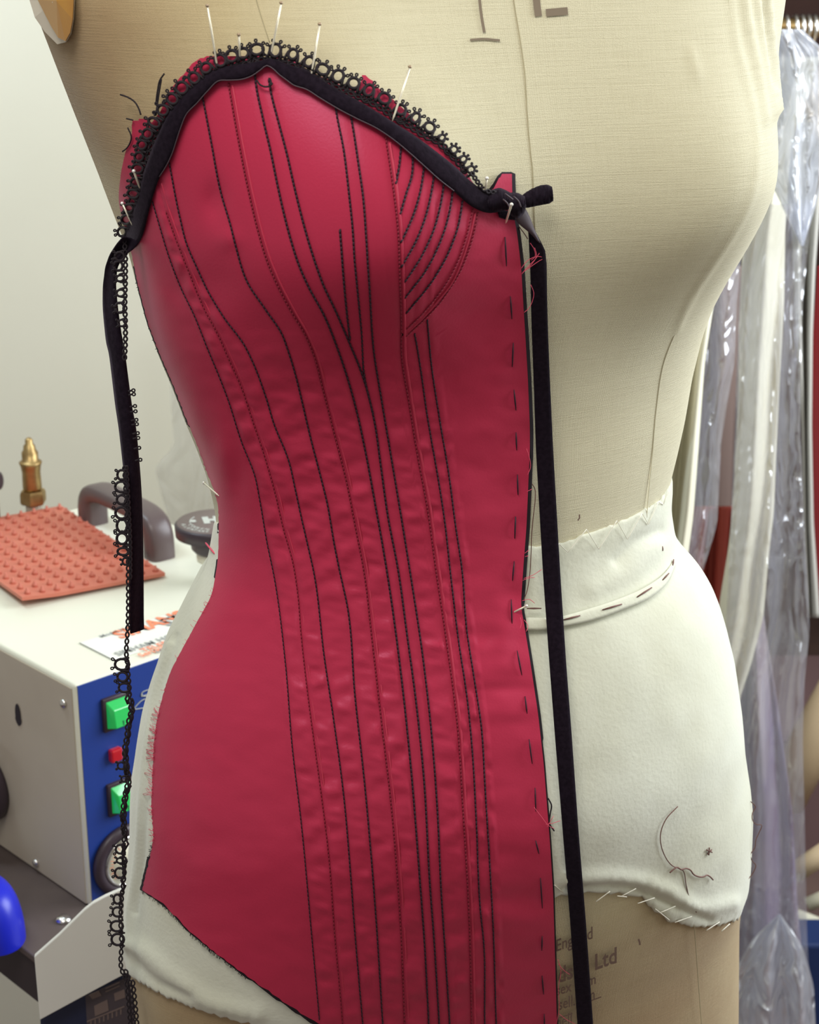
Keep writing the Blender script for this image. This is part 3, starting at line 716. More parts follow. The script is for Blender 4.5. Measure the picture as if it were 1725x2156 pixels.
# frayed weft at the raw edges
mb = MB()
for k in range(120):
    y = random.choice([random.uniform(1480, 1780), random.uniform(1500, 1660), random.uniform(1240, 1800)])
    x = float(fE0(y)); L = random.uniform(4, 15)*(1.3 if 1500 < y < 1680 else .6); a = R(random.uniform(-25, 65))
    q = [(x+2, y), (x-L*.5*math.cos(a), y-L*.5*math.sin(a)), (x-L*math.cos(a)+random.uniform(-2, 2), y-L*math.sin(a)-random.uniform(0, 3))]
    mb.tube(ons(q, .0058), .00011, 3)
for q in ([(1099,577),(1113,560),(1128,545),(1136,533)], [(1098,565),(1112,548),(1135,540),(1150,544)], [(1103,572),(1120,560),(1133,551),(1149,542)], [(1100,575),(1120,556),(1130,538),(1126,522)], [(1117,512),(1125,525),(1127,540),(1119,548)],
          [(1118,600),(1124,615),(1121,635),(1113,650),(1104,658)], [(1111,1000),(1117,985),(1114,960),(1109,945)], [(1103,1218),(1120,1212),(1141,1199)], [(1101,1222),(1115,1217),(1126,1216)], [(1100,1265),(1115,1262),(1126,1270)],
          [(1096,1300),(1098,1312),(1095,1325)], [(1104,1305),(1112,1318),(1108,1330)], [(1105,1165),(1114,1158)], [(1106,1172),(1113,1170)], [(1110,1035),(1120,1030)],
          [(1125,1700),(1142,1722),(1155,1738),(1168,1745)], [(1150,1736),(1165,1733),(1180,1728)], [(1152,1742),(1160,1728),(1166,1718)], [(1175,2020),(1181,2040),(1176,2080),(1178,2120),(1172,2156)], [(1176,2030),(1190,2045),(1200,2052)], [(1178,2135),(1195,2148),(1212,2156)]):
    mb.tube(ons(smooth_curve(q, 4), .0078), .00014, 4)
tag(mb.build('frayed_edge', M['pink_thread'], corset), kind='stuff')
mb = MB()
for k in range(60):
    y = random.choice([random.uniform(1780, 1870), random.uniform(560, 900)]); x = float(fE0(y)); L = random.uniform(2, 6); a = R(random.uniform(-60, 60))
    mb.tube(ons([(x+1, y), (x-L*math.cos(a), y-L*math.sin(a))], .0038), .00018, 3)
for k in range(110):
    x = random.uniform(300, 520); y = float(fB(x))+3; L = random.uniform(2, 5)
    mb.tube(ons([(x, y-2), (x-L*.5, y+L)], .0038), .00016, 3)
tag(mb.build('lining_fray', M['lining'], corset), kind='stuff')

# ------------------------------------------------------------------ velvet ribbon along the neckline and its tail
def strip(pairs, off, name, m, parent, crown=.0008, hang=None, step=7, flat=2, solid=.0007, nw=6):
    A = smooth_curve([p[0] for p in pairs], 6); B = smooth_curve([p[1] for p in pairs], 6)
    n = int(max(len(A), len(B))*6/step)+2
    f = lambda C: np.stack([np.interp(np.linspace(0, len(C)-1, n), range(len(C)), C[:, k]) for k in (0, 1)], 1)
    # keep knots of both sides in step
    ta = np.linspace(0, 1, len(pairs)); tt = np.linspace(0, 1, n)
    def par(C):
        C = np.asarray(C, float); return np.stack([np.interp(tt, ta, C[:, k]) for k in (0, 1)], 1)
    A = par([p[0] for p in pairs]); B = par([p[1] for p in pairs])
    for C in (A, B):
        for _ in range(3): C[1:-1] = (C[:-2]+2*C[1:-1]+C[2:])/4
    ws = np.linspace(0, 1, nw)
    T = np.array([[hit(*(A[i]*(1-w)+B[i]*w)) for w in ws] for i in range(n)])
    G = np.zeros((n, nw, 3))
    if hang == 'bridge':
        # pulled straight by its weight: it only touches where the body stands proud
        C = np.array([CAM+ray(*((A[i]+B[i])/2))*(T[i].mean()-off) for i in range(n)])
        z, y = C[:, 2], C[:, 1]; hull = []
        for k in range(n):
            while len(hull) > 1:
                a, b = hull[-2], hull[-1]
                if (y[b]-y[a])*(z[k]-z[a]) - (y[k]-y[a])*(z[b]-z[a]) < 0: break
                hull.pop()
            hull.append(k)
        hz = z[hull]; hy = y[hull]; o = np.argsort(hz); Y = np.interp(z, hz[o], hy[o]); Y = np.minimum(Y, y)
        for _ in range(20): Y[1:-1] = (Y[:-2]+2*Y[1:-1]+Y[2:])/4
        for i in range(n):
            for k, w in enumerate(ws):
                G[i, k] = at_y(*(A[i]*(1-w)+B[i]*w), Y[i]-crown*math.sin(math.pi*w))
    else:
        for _ in range(flat): T[1:-1] = (T[:-2]+2*T[1:-1]+T[2:])/4
        for i in range(n):
            for k, w in enumerate(ws):
                G[i, k] = CAM+ray(*(A[i]*(1-w)+B[i]*w))*(T[i, k]-off-crown*math.sin(math.pi*w))
    return MB().grid(G).build(name, m, parent, solid=solid), G
ribbon = thing('velvet_ribbon', 'black velvet ribbon pinned along the corset neckline, its tail hanging at the left', 'ribbon')
pairs = [((1042,412),(1048,446)), ((1032,410),(1030,449)), ((1023,406),(1010,444)), ((988,381),(988,432)), ((956,349),(956,402)), ((925,325),(925,378)), ((895,302),(895,351)), ((865,281),(865,324)), ((834,262),(834,298)),
         ((793,236),(793,270)), ((752,211),(752,250)), ((712,191),(712,229)), ((680,170),(672,205)), ((649,150),(645,188)), ((622,141),(618,179)), ((600,134),(603,168)), ((580,126),(588,157)), ((566,124),(574,144)), ((556,127),(562,138)), ((540,131),(549,147)), ((520,134),(532,159)), ((507,136),(510,167)), ((480,140),(483,169)),
         ((459,143),(461,170)), ((430,158),(438,191)), ((400,182),(415,217)), ((372,212),(393,240)), ((352,245),(381,268)), ((334,284),(373,292)), ((322,310),(362,325)), ((312,340),(350,350)), ((300,372),(336,372)), ((293,404),(324,404)),
         ((282,440),(312,446)), ((272,470),(306,473)), ((266,487),(300,495)), ((258,500),(292,512)), ((246,514),(283,522))]
band, _ = strip(pairs, .0072, 'neckline_band', M['velvet'], ribbon, .0010)
edge_pts = [(p[1][0], p[1][1]) for p in pairs[4:32]]
MB().tube(ons(smooth_curve(edge_pts, 7), .0082, 2), .00028, 5).build('selvedge', M['velvet_back'], band)
# free tail, hanging clear of the body beside the waist
Ytail = (CAM+ray(290, 500)*(hit(290, 500)-.006))[1]
tp = [((260,498),(294,506)), ((246,514),(283,522)), ((231,537),(262,537)), ((221,565),(246,562)), ((217,600),(243,600)), ((217,650),(248,650)), ((224,720),(257,708)), ((231,745),(263,745)), ((244,856),(277,856)), ((251,900),(286,900)), ((262,1000),(295,1000)),
      ((267,1049),(298,1049)), ((271,1150),(301,1150)), ((273,1230),(302,1230)), ((273,1302),(303,1302)), ((275,1334),(303,1325))]
A = np.array([p[0] for p in tp], float); B = np.array([p[1] for p in tp], float)
tt = np.linspace(0, len(tp)-1, 110); A = np.stack([np.interp(tt, range(len(tp)), A[:, k]) for k in (0, 1)], 1); B = np.stack([np.interp(tt, range(len(tp)), B[:, k]) for k in (0, 1)], 1)
for C in (A, B):
    for _ in range(4): C[1:-1] = (C[:-2]+2*C[1:-1]+C[2:])/4
G = np.array([[at_y(*(A[i]*(1-w)+B[i]*w), Ytail + .012*min(1, i/30) + .004*math.sin(w*3+i*.05)) for w in np.linspace(0, 1, 6)] for i in range(110)])
MB().grid(G).build('ribbon_tail', M['velvet'], ribbon, solid=.0007)

# bow at the centre front with the long tail
bow = thing('velvet_bow', 'black velvet ribbon bow at the centre front with one long hanging tail', 'bow')
def blob(pts, offs, r, name, m, parent):
    P3 = ons(pts, np.array(offs)); return MB().tube(P3, r, 10).build(name, m, parent)
def pill(px_pts, off0, off1, name, m, parent, n=10):
    """softly padded flap following traced outline pairs"""
    A = np.array([p[0] for p in px_pts], float); B = np.array([p[1] for p in px_pts], float)
    t = np.linspace(0, len(A)-1, n*len(A)); A = np.stack([np.interp(t, range(len(A)), A[:, k]) for k in (0, 1)], 1); B = np.stack([np.interp(t, range(len(B)), B[:, k]) for k in (0, 1)], 1)
    for C in (A, B):
        for _ in range(5): C[1:-1] = (C[:-2]+2*C[1:-1]+C[2:])/4
    ws = np.linspace(0, 1, 9)
    T0 = np.mean([hit(*p) for p in (A+B)/2])
    G = np.array([[CAM+ray(*(A[i]*(1-w)+B[i]*w))*(hit(*(A[i]*(1-w)+B[i]*w))*.5+T0*.5-off0-off1*math.sin(math.pi*w)-.0006*n3(w*4+i*.2, i*.25, 5)) for w in ws] for i in range(len(A))])
    return MB().grid(G).build(name, m, parent, solid=.0010)
pill([((1101,412),(1104,436)), ((1112,404),(1112,436)), ((1124,397),(1126,433)), ((1140,391),(1142,430)), ((1152,390),(1157,427)), ((1162,395),(1165,421))], .009, .0024, 'bow_end', M['velvet'], bow)
pill([((1028,408),(1030,446)), ((1040,400),(1043,446)), ((1052,397),(1058,442)), ((1064,402),(1068,440)), ((1075,408),(1078,436))], .007, .005, 'bow_loop', M['velvet'], bow)
pill([((1070,409),(1072,446)), ((1080,407),(1080,455)), ((1090,408),(1092,458)), ((1098,412),(1102,448)), ((1105,416),(1106,434))], .010, .006, 'knot', M['velvet'], bow)
pill([((1049,446),(1052,456)), ((1060,445),(1064,460)), ((1072,446),(1076,461)), ((1083,448),(1086,462))], .006, .002, 'short_end', M['velvet'], bow)
for q in ([(1060,420),(1068,428),(1074,438)], [(1064,408),(1072,414),(1080,420)], [(1082,414),(1092,424),(1097,436)]):
    MB().tube(ons(smooth_curve(q, 3), .0172), .0004, 5).build('crease', M['velvet_back'], bow)
strip([((1083,455),(1103,436)), ((1088,468),(1110,445)), ((1098,476),(1117,462)), ((1112,486),(1124,482)), ((1124,496),(1133,501)), ((1130,505),(1139,514))], .0075, 'twisted_end', M['velvet_back'], bow, .001)
rt = [((1113,482),(1130,492)), ((1114,505),(1140,510)), ((1115,530),(1148,527)), ((1117,576),(1151,556)), ((1118,620),(1152,620)), ((1120,698),(1154,698)), ((1124,800),(1158,800)), ((1129,950),(1165,950)), ((1144,1211),(1180,1211)), ((1157,1394),(1192,1394)),
      ((1169,1550),(1204,1550)), ((1185,1746),(1218,1746)), ((1201,1941),(1234,1941)), ((1216,2154),(1249,2154)), ((1222,2250),(1255,2250))]
strip(rt, .0062, 'ribbon_tail', M['velvet'], bow, .0005, hang='bridge')

# ------------------------------------------------------------------ crochet lace edging
lace_mb = MB()
def lace_tube(q, r, off, Y=None, sides=5):
    P3 = ons(q, off) if Y is None else np.array([at_y(*p, Y+rng.normal()*.0001) for p in q])
    lace_mb.tube(P3, r*.00024, sides)
def motif(c, out, tang, off, Y=None, s=1.0, picots=3):
    c = np.array(c, float); out = np.array(out, float); tang = np.array(tang, float)
    jit = lambda a: a*(1+.12*rng.normal())
    rx, ry = jit(11.5*s), jit(12*s)
    q = [c + out*ry*math.cos(a)+tang*rx*math.sin(a) for a in np.linspace(0, 2*math.pi, 15)]
    lace_tube(q, 3.1*s**.5, off, Y)
    q = [c - out*15*s - tang*14*s, c - out*6*s - tang*13*s, c + out*2*s - tang*11*s]; lace_tube(q, 2.4, off, Y)
    q = [c - out*15*s + tang*14*s, c - out*6*s + tang*13*s, c + out*2*s + tang*11*s]; lace_tube(q, 2.4, off, Y)
    angs = {3: (-.85, 0, .85), 2: (-.55, .55), 4: (-1.1, -.4, .4, 1.1)}[picots]
    for a in angs:
        a += .12*rng.normal(); d = out*math.cos(a)+tang*math.sin(a); L = ry+1
        lace_tube([c+d*L, c+d*(L+4*s)], 2.4, off, Y)
        pc = c+d*(L+6.5*s); e = np.array([-d[1], d[0]])
        lace_tube([pc + d*3.0*s*math.cos(t)+e*2.6*s*math.sin(t) for t in np.linspace(0, 2*math.pi, 9)], 1.5, off, Y, 4)
def chain(q, off, Y=None, w=4.5, per=15):
    q = smooth_curve(q, 3); t = np.gradient(q, axis=0); t /= np.linalg.norm(t, axis=1)[:, None]; nn = np.stack([-t[:, 1], t[:, 0]], 1)
    for ph in (0, math.pi):
        k = np.arange(len(q))*3/per*math.pi*1.0
        lace_tube(q + nn*(w*np.sin(k+ph))[:, None], 2.0, off, Y, 4)
centres = [(992,357),(976,335),(956,315),(931,290),(905,268),(875,248),(844,231),(810,207),(777,190),(745,175),(712,160),(680,146),(651,130),(617,114),(580,106),(541,104),(512,112),(488,118),(464,127),(434,143),(409,164),(383,185),(363,208),(343,232),(325,258),(311,282),(299,305),(293,330),(290,355),(286,384),(281,408),(271,438),(266,462),(257,488)]
cn = np.array(centres, float); tg = np.gradient(cn, axis=0); tg /= np.linalg.norm(tg, axis=1)[:, None]
ou = np.stack([tg[:, 1], -tg[:, 0]], 1); ou = np.where((ou[:, 1] > .3)[:, None], -ou, ou)
for i in range(len(cn)):
    if ou[i] @ (np.array([650, 520])-cn[i]) > 0: ou[i] = -ou[i]
for i, p in enumerate(cn):
    s = .62 if i < 4 else (.85 if i > 24 else 1.0)
    motif(p, ou[i], tg[i], 0.0078, None, s, 4 if i % 4 == 2 else 3)
sc_ = np.array([.62 if i < 4 else (.85 if i > 24 else 1.0) for i in range(len(cn))])[:, None]
chain(cn-ou*15*sc_, .0068, None, 4.0, 13); chain(cn-ou*23*sc_, .0066, None, 4.0, 17)
for k in range(0, 90):
    i = rng.integers(0, len(cn)-1); p = cn[i]-ou[i]*rng.uniform(13, 26)*sc_[i]+tg[i]*rng.uniform(-16, 16)
    lace_tube([p, p+ou[i]*rng.uniform(-6, 8)+tg[i]*rng.uniform(-8, 8)], 1.9, .0070, None, 4)
chain([(992,362),(1004,380),(1015,395),(1030,404),(1045,405)], .0085, None, 4, 10)
# the part that hangs down beside the ribbon tail
YH = Ytail+.004
chain([(262,500),(264,537),(264,589),(263,638),(264,682),(264,722),(262,760)], 0, YH, 4, 13)
for p, s in (((252,540),.8), ((249,560),.8), ((253,586),.7), ((254,617),.7), ((252,648),.8), ((257,680),.6)):
    motif(p, (-1, .1), (.1, 1), 0, YH, s, 2)
for y in (822, 830, 855, 866, 884, 893, 912, 922, 943, 968):
    x = 276+ (y-822)*.1; pc = np.array([x+5, y]); lace_tube([pc+3.4*np.array([math.cos(t), math.sin(t)]) for t in np.linspace(0, 2*math.pi, 9)], 1.6, 0, YH); lace_tube([(x-6, y+2), (x+1, y)], 2.2, 0, YH)
hy = [(262,980),(266,1056),(270,1150),(270,1220),(270,1290),(268,1340),(266,1373),(268,1398),(270,1420),(272,1443),(273,1470),(275,1498),(268,1530),(267,1546),(262,1576),(264,1612),(268,1646),(261,1682),(258,1722),(261,1759),(260,1789),(262,1838),(259,1865),(256,1895),(254,1940),(256,1987),(256,2041),(265,2063),(270,2108),(274,2154),(276,2230)]
chain(hy, 0, YH, 3.6, 14)
chain([(p[0]+5, p[1]) for p in hy[10:20]], 0, YH, 2.5, 17); chain([(p[0]+7, p[1]) for p in hy[26:]], 0, YH, 4, 12); chain([(p[0]+14, p[1]) for p in hy[27:]], 0, YH, 4, 14)
chain([(p[0]+5, p[1]) for p in hy[:4]], 0, YH, 2.5, 12)
for p, s in (((256,1000),.8), ((256,1025),.9), ((256,1052),.9), ((256,1080),1), ((257,1107),1), ((257,1134),1), ((260,1161),.9), ((264,1182),.6), ((257,1399),1), ((258,1425),.9), ((262,1448),.8), ((255,1612),.6), ((262,1640),.5),
             ((253,1788),.8), ((253,1812),.6), ((252,1838),.8), ((247,1893),.8), ((247,1920),.8), ((246,1950),.9), ((248,1978),1)):
    motif(p, (-1, 0), (0, 1), 0, YH, s, 2)
for k in range(26):
    y = rng.uniform(1455, 1900); x = np.interp(y, [p[1] for p in hy], [p[0] for p in hy])+rng.uniform(-3, 4)
    lace_tube([(x, y), (x+rng.uniform(-7, 7), y+rng.uniform(4, 14)), (x+rng.uniform(-4, 4), y+rng.uniform(14, 26))], 2.6, 0, YH)
lace = lace_mb.build('lace_trim', M['lace'])
tag(lace, 'black crochet lace edging above the velvet neckline, its spare length dangling at the left', 'lace')

# ------------------------------------------------------------------ pins
def pin(head, tip, lab, lift=.012, m=None, hr=.0009, out=.0068):
    H_ = on(*head, lift); T_ = on(*tip, out)
    if isinstance(m, tuple): m, _ = m
    t = bpy.data.objects.new('dressmaker_pin', None); col.objects.link(t); t.location = T_; t.empty_display_size = .01
    tag(t, lab, 'pin', 'steel pins holding the trimmings')
    H2 = H_-T_
    a = MB().tube([(0, 0, 0), H2*.1, H2*.5, H2], [.0002, .00045, .0005, .0005], 8).build('shaft', m or M['pin'], t)
    d = H2/np.linalg.norm(H2)
    MB().lathe(H2, d, [(.0003, -.0004), (hr*.8, -.0002), (hr, .0002), (hr*.7, .0008), (.0002, .001)], 12).build('head', (M['pin_brown'] if head[1] < 200 else M['pin_head']) if m is None else m, t)
pin((437,13), (459,150), 'long steel pin furthest left of those standing above the neckline peak', .016)
pin((503,74), (506,129), 'short upright steel pin between two long ones above the neckline', .013)
pin((592,7), (569,124), 'long steel pin leaning right, its tip at the neckline peak', .016)
pin((673,52), (655,163), 'steel pin standing just right of the neckline peak', .014)
pin((863,142), (826,256), 'long slanting steel pin halfway down the right slope of the neckline', .016)
pin((1025,376), (1022,402), 'short steel pin standing between the lace end and the bow', .012, out=.008)
pin((1077,431), (1065,470), 'steel pin with a pale round head stuck through the bow knot', .021)
pin((282,361), (295,397), 'upper of two pins through the lace at the left side', .013, out=.008)
pin((258,429), (280,476), 'lower pin through the lace at the left side, above the ribbon turn', .012, out=.008)
pin((430,1017), (461,1044), 'steel pin poking out of the corset edge at the left waist', .004, out=.005)
pin((1108,1276), (1080,1290), 'small steel pin fastening the front edge of the corset at the waist', .009, out=.004)
pin((434,1144), (452,1166), 'pink tinged pin sticking out under the black knob at the left waist', .004, M['pink_thread'], .0004, out=.0045)

# ------------------------------------------------------------------ loose threads
def loose(curves, r, m, lab, off=.006):
    mb = MB()
    for q in curves: mb.tube(ons(smooth_curve(q, 3), off, 2), r, 5)
    tag(mb.build('loose_thread', m), lab, 'thread', None)
z2 = lambda pts: [(200+x/4.3125, 60+y/4.3125) for x, y in pts]
loose([z2([(230,600),(300,625),(360,665),(395,720),(418,785)])], .0004, M['lace'], 'single curved black thread end lying on the linen at the upper left')
loose([z2([(630,410),(590,470),(570,560),(553,690)]), z2([(603,460),(580,600),(553,790)])], .0004, M['lace'], 'pair of upright black thread ends above the left side of the lace')
loose([z2([(285,818),(345,832)]), z2([(298,900),(330,985),(285,1090),(250,1117)])], .00035, M['lace'], 'black thread ends along the top left tip of the corset')
loose([z2([(1470,470),(1500,510),(1540,528),(1590,525)]), z2([(1590,450),(1600,490),(1585,515),(1610,505),(1590,480)])], .0004, M['lace'], 'knotted black thread end just below the neckline peak', .0075)
loose([r8([(965,378),(900,450),(872,530),(885,620),(940,700),(990,720),(1010,800),(1030,880),(1065,948)])], .0003, M['brown_thread'], 'long curved brown thread lying on the white padding at the lower right', .0035)
loose([r8([(922,735),(945,715),(962,706),(985,718),(1010,712),(1035,722),(1048,741),(1110,755),(1122,748),(1140,757),(1155,773)])], .00045, M['brown_thread'], 'short kinked brown thread crossing the long one on the padding', .0045)
loose([r8([(1120,612),(1150,625)]), r8([(1135,600),(1132,640)]), r8([(1148,610),(1125,635)])], .0004, M['brown_thread'], 'tiny brown thread knot on the padding beside the kinked thread', .0035)
loose([r8([(1358,352),(1383,380),(1368,412),(1372,460),(1388,475),(1415,478),(1402,520),(1385,560),(1380,600),(1356,640),(1365,670),(1385,695),(1378,720),(1360,750),(1310,800)])], .0003, M['brown_thread'], 'crooked brown thread dangling off the right hip', .003)
loose([r4([(270,262),(292,300),(297,370),(288,470),(270,640),(262,850),(245,1050),(230,1130),(205,1200)])], .00025, M['brown_thread'], 'long brown thread hanging between corset edge and black tail', .0035)
loose([bw_ for bw_ in ([bw(828,735), bw(870,790), bw(905,840), bw(930,880)],)], .00025, M['brown_thread'], 'short dark thread under the twisted ribbon at the front', .003)
loose([r8([(268,335),(285,370),(278,420),(275,470),(300,510)])], .0004, M['lining'], 'black lining thread at the front edge below the hip', .004)

# ------------------------------------------------------------------ steam boiler on the table (left background)
def hat(v): v = np.asarray(v, float); return v/np.linalg.norm(v)
P0 = at_y(157, 1443, .26)
A44 = R(44); EF = np.array([math.cos(A44), math.sin(A44), 0]); EL = np.array([-math.sin(A44), math.cos(A44), 0]); EZ = np.array([0, 0, 1.0])
ZT = P0[2]
PB = at_y(180, 1911, .26); BH = ZT-PB[2]; TZ = ZT-BH
top = lambda x, y, dz=0: at_z(x, y, ZT+dz)
frn = lambda x, y, d=0: at_plane(x, y, P0-EL*d, EL)
sid = lambda x, y, d=0: at_plane(x, y, P0-EF*d, EF)
BW, BD = .27, .345
boiler = thing('steam_boiler', 'cream steam boiler with a blue control panel on the dark table at the left', 'steam boiler')
b = MB().box(P0-EZ*BH, EF*BW, EL*BD, EZ*BH).build('casing', M['enamel'], boiler, bevel=.003, seg=3, smooth=True, auto=30)
# side plate in greyer enamel
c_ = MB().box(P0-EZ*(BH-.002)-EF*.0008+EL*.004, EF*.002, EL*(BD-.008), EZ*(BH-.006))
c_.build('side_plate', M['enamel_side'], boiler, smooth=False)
panel = MB().box(P0-EZ*(BH-.003)+EF*.0022-EL*.0008, EF*(BW-.006), EL*.002, EZ*(BH-.0045)).build('control_panel', M['blue_panel'], boiler, smooth=False)
def switch(x, y, lab):
    c0 = frn(x, y, .001); w, h = .0245, .0275
    fr = MB().box(c0-EF*w/2-EZ*h/2-EL*.003, EF*w, EL*.004, EZ*h).build('switch_frame', M['black_plastic'], boiler, bevel=.0008)
    w2, h2 = w*.80, h*.80; d = .0075
    o = c0-EF*w2/2-EZ*h2/2-EL*.003
    V = [o, o+EF*w2, o+EF*w2+EZ*h2, o+EZ*h2]
    i = .0030
    V2 = [o+EF*i-EL*d+EZ*i*.6, o+EF*(w2-i)-EL*d+EZ*i*.6, o+EF*(w2-i)-EL*d*.75+EZ*(h2-.0062), o+EF*i-EL*d*.75+EZ*(h2-.0062)]
    lens = MB().add(V+V2, [(0, 1, 5, 4), (1, 2, 6, 5), (2, 3, 7, 6), (3, 0, 4, 7), (4, 5, 6, 7)]).build('green_rocker', M['green'], fr, smooth=False, bevel=.0006)
    MB().box(c0-EL*(.003+d)+EZ*(-.0085)-EF*.0003, EF*.0006, EL*.0010, EZ*.004).build('mark', M['navy'], fr, smooth=False)
    tag(fr, lab)
switch(243, 1497, 'upper green lit switch'); switch(253, 1675, 'lower green lit switch')
c0 = frn(240, 1587, .001)
MB().box(c0-EF*.0052-EZ*.0055-EL*.005, EF*.0104, EL*.006, EZ*.011).build('indicator_lamp', M['red_lens'], boiler, bevel=.0016, smooth=False)
# gauge
gc = frn(262, 1807, .001)
g1 = MB().lathe(gc, -EL, [(.0295, 0), (.0300, .003), (.028, .0055), (.0225, .0065), (.0215, .004), (.0210, .002)], 56).build('pressure_gauge', M['black_plastic'], boiler)
MB().lathe(gc, -EL, [(.0215, .0030), (.0216, .0058), (.0205, .0066), (.0190, .0064), (.0188, .0045), (.0188, .003)], 56).build('gauge_ring', M['glassy'], g1)
MB().lathe(gc, -EL, [(.0190, .0022), (.0190, .0050), (.0001, .0050)], 48).build('gauge_face', M['dial'], g1)
mb = MB()
for k in range(26):
    a = R(-130+k*10); r1, r2 = .0135, .0160 if k % 2 else .0172
    d = EF*math.sin(a)+EZ*math.cos(a); e = EF*math.cos(a)-EZ*math.sin(a)
    o = gc-EL*.0051; mb.add([o+d*r1-e*.0003, o+d*r1+e*.0003, o+d*r2+e*.0003, o+d*r2-e*.0003], [(0, 1, 2, 3)])
mb.build('gauge_scale', M['print_orange'], g1, smooth=False)
o = gc-EL*.0054; MB().add([o-EF*.0008, o+EF*.0008, o+(-EF*.6+EZ*.8)*.012], [(0, 1, 2)]).build('needle', M['black_plastic'], g1, smooth=False)
MB().lathe(frn(208, 1852, .001), -EL, [(.0028, 0), (.0028, .0008), (.0014, .0018), (.0001, .002)], 16).build('screw', M['steel'], boiler)
# iron symbol on the panel, drawn in pale outline
def on_front(pts, r, name, m, parent):
    P3 = np.array([frn(*p, .0014) for p in smooth_curve(pts, 3)])
    return MB().tube(P3, r, 4).build(name, m, parent)
on_front([(352,1462),(330,1456),(305,1464),(298,1466),(299,1459),(310,1453),(340,1447),(352,1450)], .00035, 'iron_symbol', M['print_white'], panel)
on_front([(300,1461),(299,1464),(304,1466),(325,1457)], .00035, 'iron_symbol', M['print_white'], panel)
on_front([(340,1463),(318,1470),(300,1474),(290,1483),(283,1492),(300,1491),(325,1484)], .00035, 'iron_symbol', M['print_white'], panel)
# screws and keyhole on the side
for x, y, r in ((134, 1481, .0036), (76, 1817, .0036)):
    MB().lathe(sid(x, y, .001), -EF, [(r, 0), (r, .0008), (r*.8, .0018), (r*.3, .0024), (.0001, .0025)], 20).build('screw', M['steel'], boiler)
kc = sid(38, 1505, .0012); ks = []
for t in np.linspace(0, 2*math.pi, 28, endpoint=False):
    z = math.sin(t)*.0095; w = .0028*(1+.25*(z < -.003))*math.cos(t) if abs(math.sin(t)) < .8 else .0028*math.cos(t)
    ks.append(kc+EZ*z+EL*(w*1.4))
MB().prism(ks, -EF*.0003).build('keyhole_slot', M['lining'], boiler, smooth=False)
# maker's sticker on the top
def flat_text(body, origin, dx, dy, size, m, name, parent, bold=.02, n_off=EZ*.0004):
    V, Fc = text_mesh(body, size, bold)
    pts = [np.asarray(origin)+dx*v[0]+dy*v[1]+n_off for v in V]
    return MB().add(pts, Fc).build(name, m, parent, smooth=False)
s0 = top(181, 1350, .0003); s1 = top(241, 1391, .0003); sh = np.linalg.norm(s1-s0); 
stk = MB().box(s1, EF*.20, EL*sh, EZ*.0003).build('sticker', mat('sticker_white', srgb(232, 232, 222), .35), boiler, smooth=False)
tag(stk, 'white sticker with orange and grey print')
MB().box(s1-EF*.0004, EF*.0004, EL*sh, EZ*.0006).build('sticker_border', M['print_grey'], stk, smooth=False)
tp_ = lambda x, y: top(x, y, .0008)
flat_text('SIMANS', tp_(256, 1345), EF, EL*1.15, .020, M['print_orange'], 'orange_lettering', stk, .03)
flat_text('STEAM', tp_(354, 1319), EF, EL*1.15, .019, M['print_grey'], 'grey_lettering', stk, .02)
flat_text('Model No', tp_(214, 1343), EF, EL*1.1, .0065, M['print_grey'], 'grey_lettering', stk)
flat_text('SIMHAM HOUSE, 8-10 ROAD', tp_(249, 1382), EF, EL*1.1, .0100, M['print_grey'], 'grey_lettering', stk, .01)
flat_text('TELEPHONE', tp_(304, 1374), EF, EL*1.1, .0095, M['print_orange'], 'orange_lettering', stk, .01)
flat_text('Service', tp_(298, 1384), EF, EL*1.1, .0085, M['print_orange'], 'orange_lettering', stk)
flat_text('London', tp_(331, 1375), EF, EL*1.1, .0085, M['print_grey'], 'grey_lettering', stk)
# handle
h0, h1 = top(197, 1100), top(336, 1173); dv = hat(h1-h0); Lh = np.linalg.norm(h1-h0); pr = np.cross(EZ, dv)
prof = []
for t in np.linspace(0, 1, 34):
    a = math.pi*(1-t); x = .5+.5*np.sign(math.cos(a))*abs(math.cos(a))**.42; z = abs(math.sin(a))**.42
    prof.append(h0+dv*(x*Lh)+EZ*(z*.036))
prof = np.array(prof); T = np.gradient(prof, axis=0); T /= np.linalg.norm(T, axis=1)[:, None]
G = []
for i, (p, t) in enumerate(zip(prof, T)):
    nn = np.cross(pr, t); w = .0125; th_ = .0075 + .0035*abs(i/33-.5)*2
    ringp = []
    for k in range(14):
        a = 2*math.pi*k/14; ringp.append(p+pr*w*np.sign(math.cos(a))*abs(math.cos(a))**.5+nn*th_*np.sign(math.sin(a))*abs(math.sin(a))**.5)
    G.append(ringp)
MB().grid(np.array(G), closed=True).build('handle', M['grey_plastic'], boiler)
# filler cap
k0 = top(428, 1228); kn = thing('filler_cap_dummy', None, None) if False else None
ax = hat((.03, 0, 1))
kc = at_y(452, 1098, k0[1])
hz = kc[2]-ZT
base = np.array([kc[0], k0[1], ZT])
cap = MB().lathe(base, EZ, [(.018, hz-.026), (.0205, hz-.023), (.0215, hz-.014), (.0335, hz-.011), (.0340, hz-.002), (.0322, hz), (.0001, hz)], 56).build('filler_cap', M['black_plastic'], boiler)
MB().lathe(base, EZ, [(.0322, hz-.0004), (.0318, hz+.0004), (.0001, hz+.0004)], 56).build('cap_face', M['cap_face'], cap)
MB().lathe(base, EZ, [(.013, hz-.036), (.0165, hz-.034), (.0165, hz-.026), (.012, hz-.025)], 40).build('collar', M['enamel'], boiler)
MB().lathe(base, EZ, [(.0095, hz-.046), (.0105, hz-.044), (.0105, hz-.035)], 32).build('neck', M['brass'], boiler)
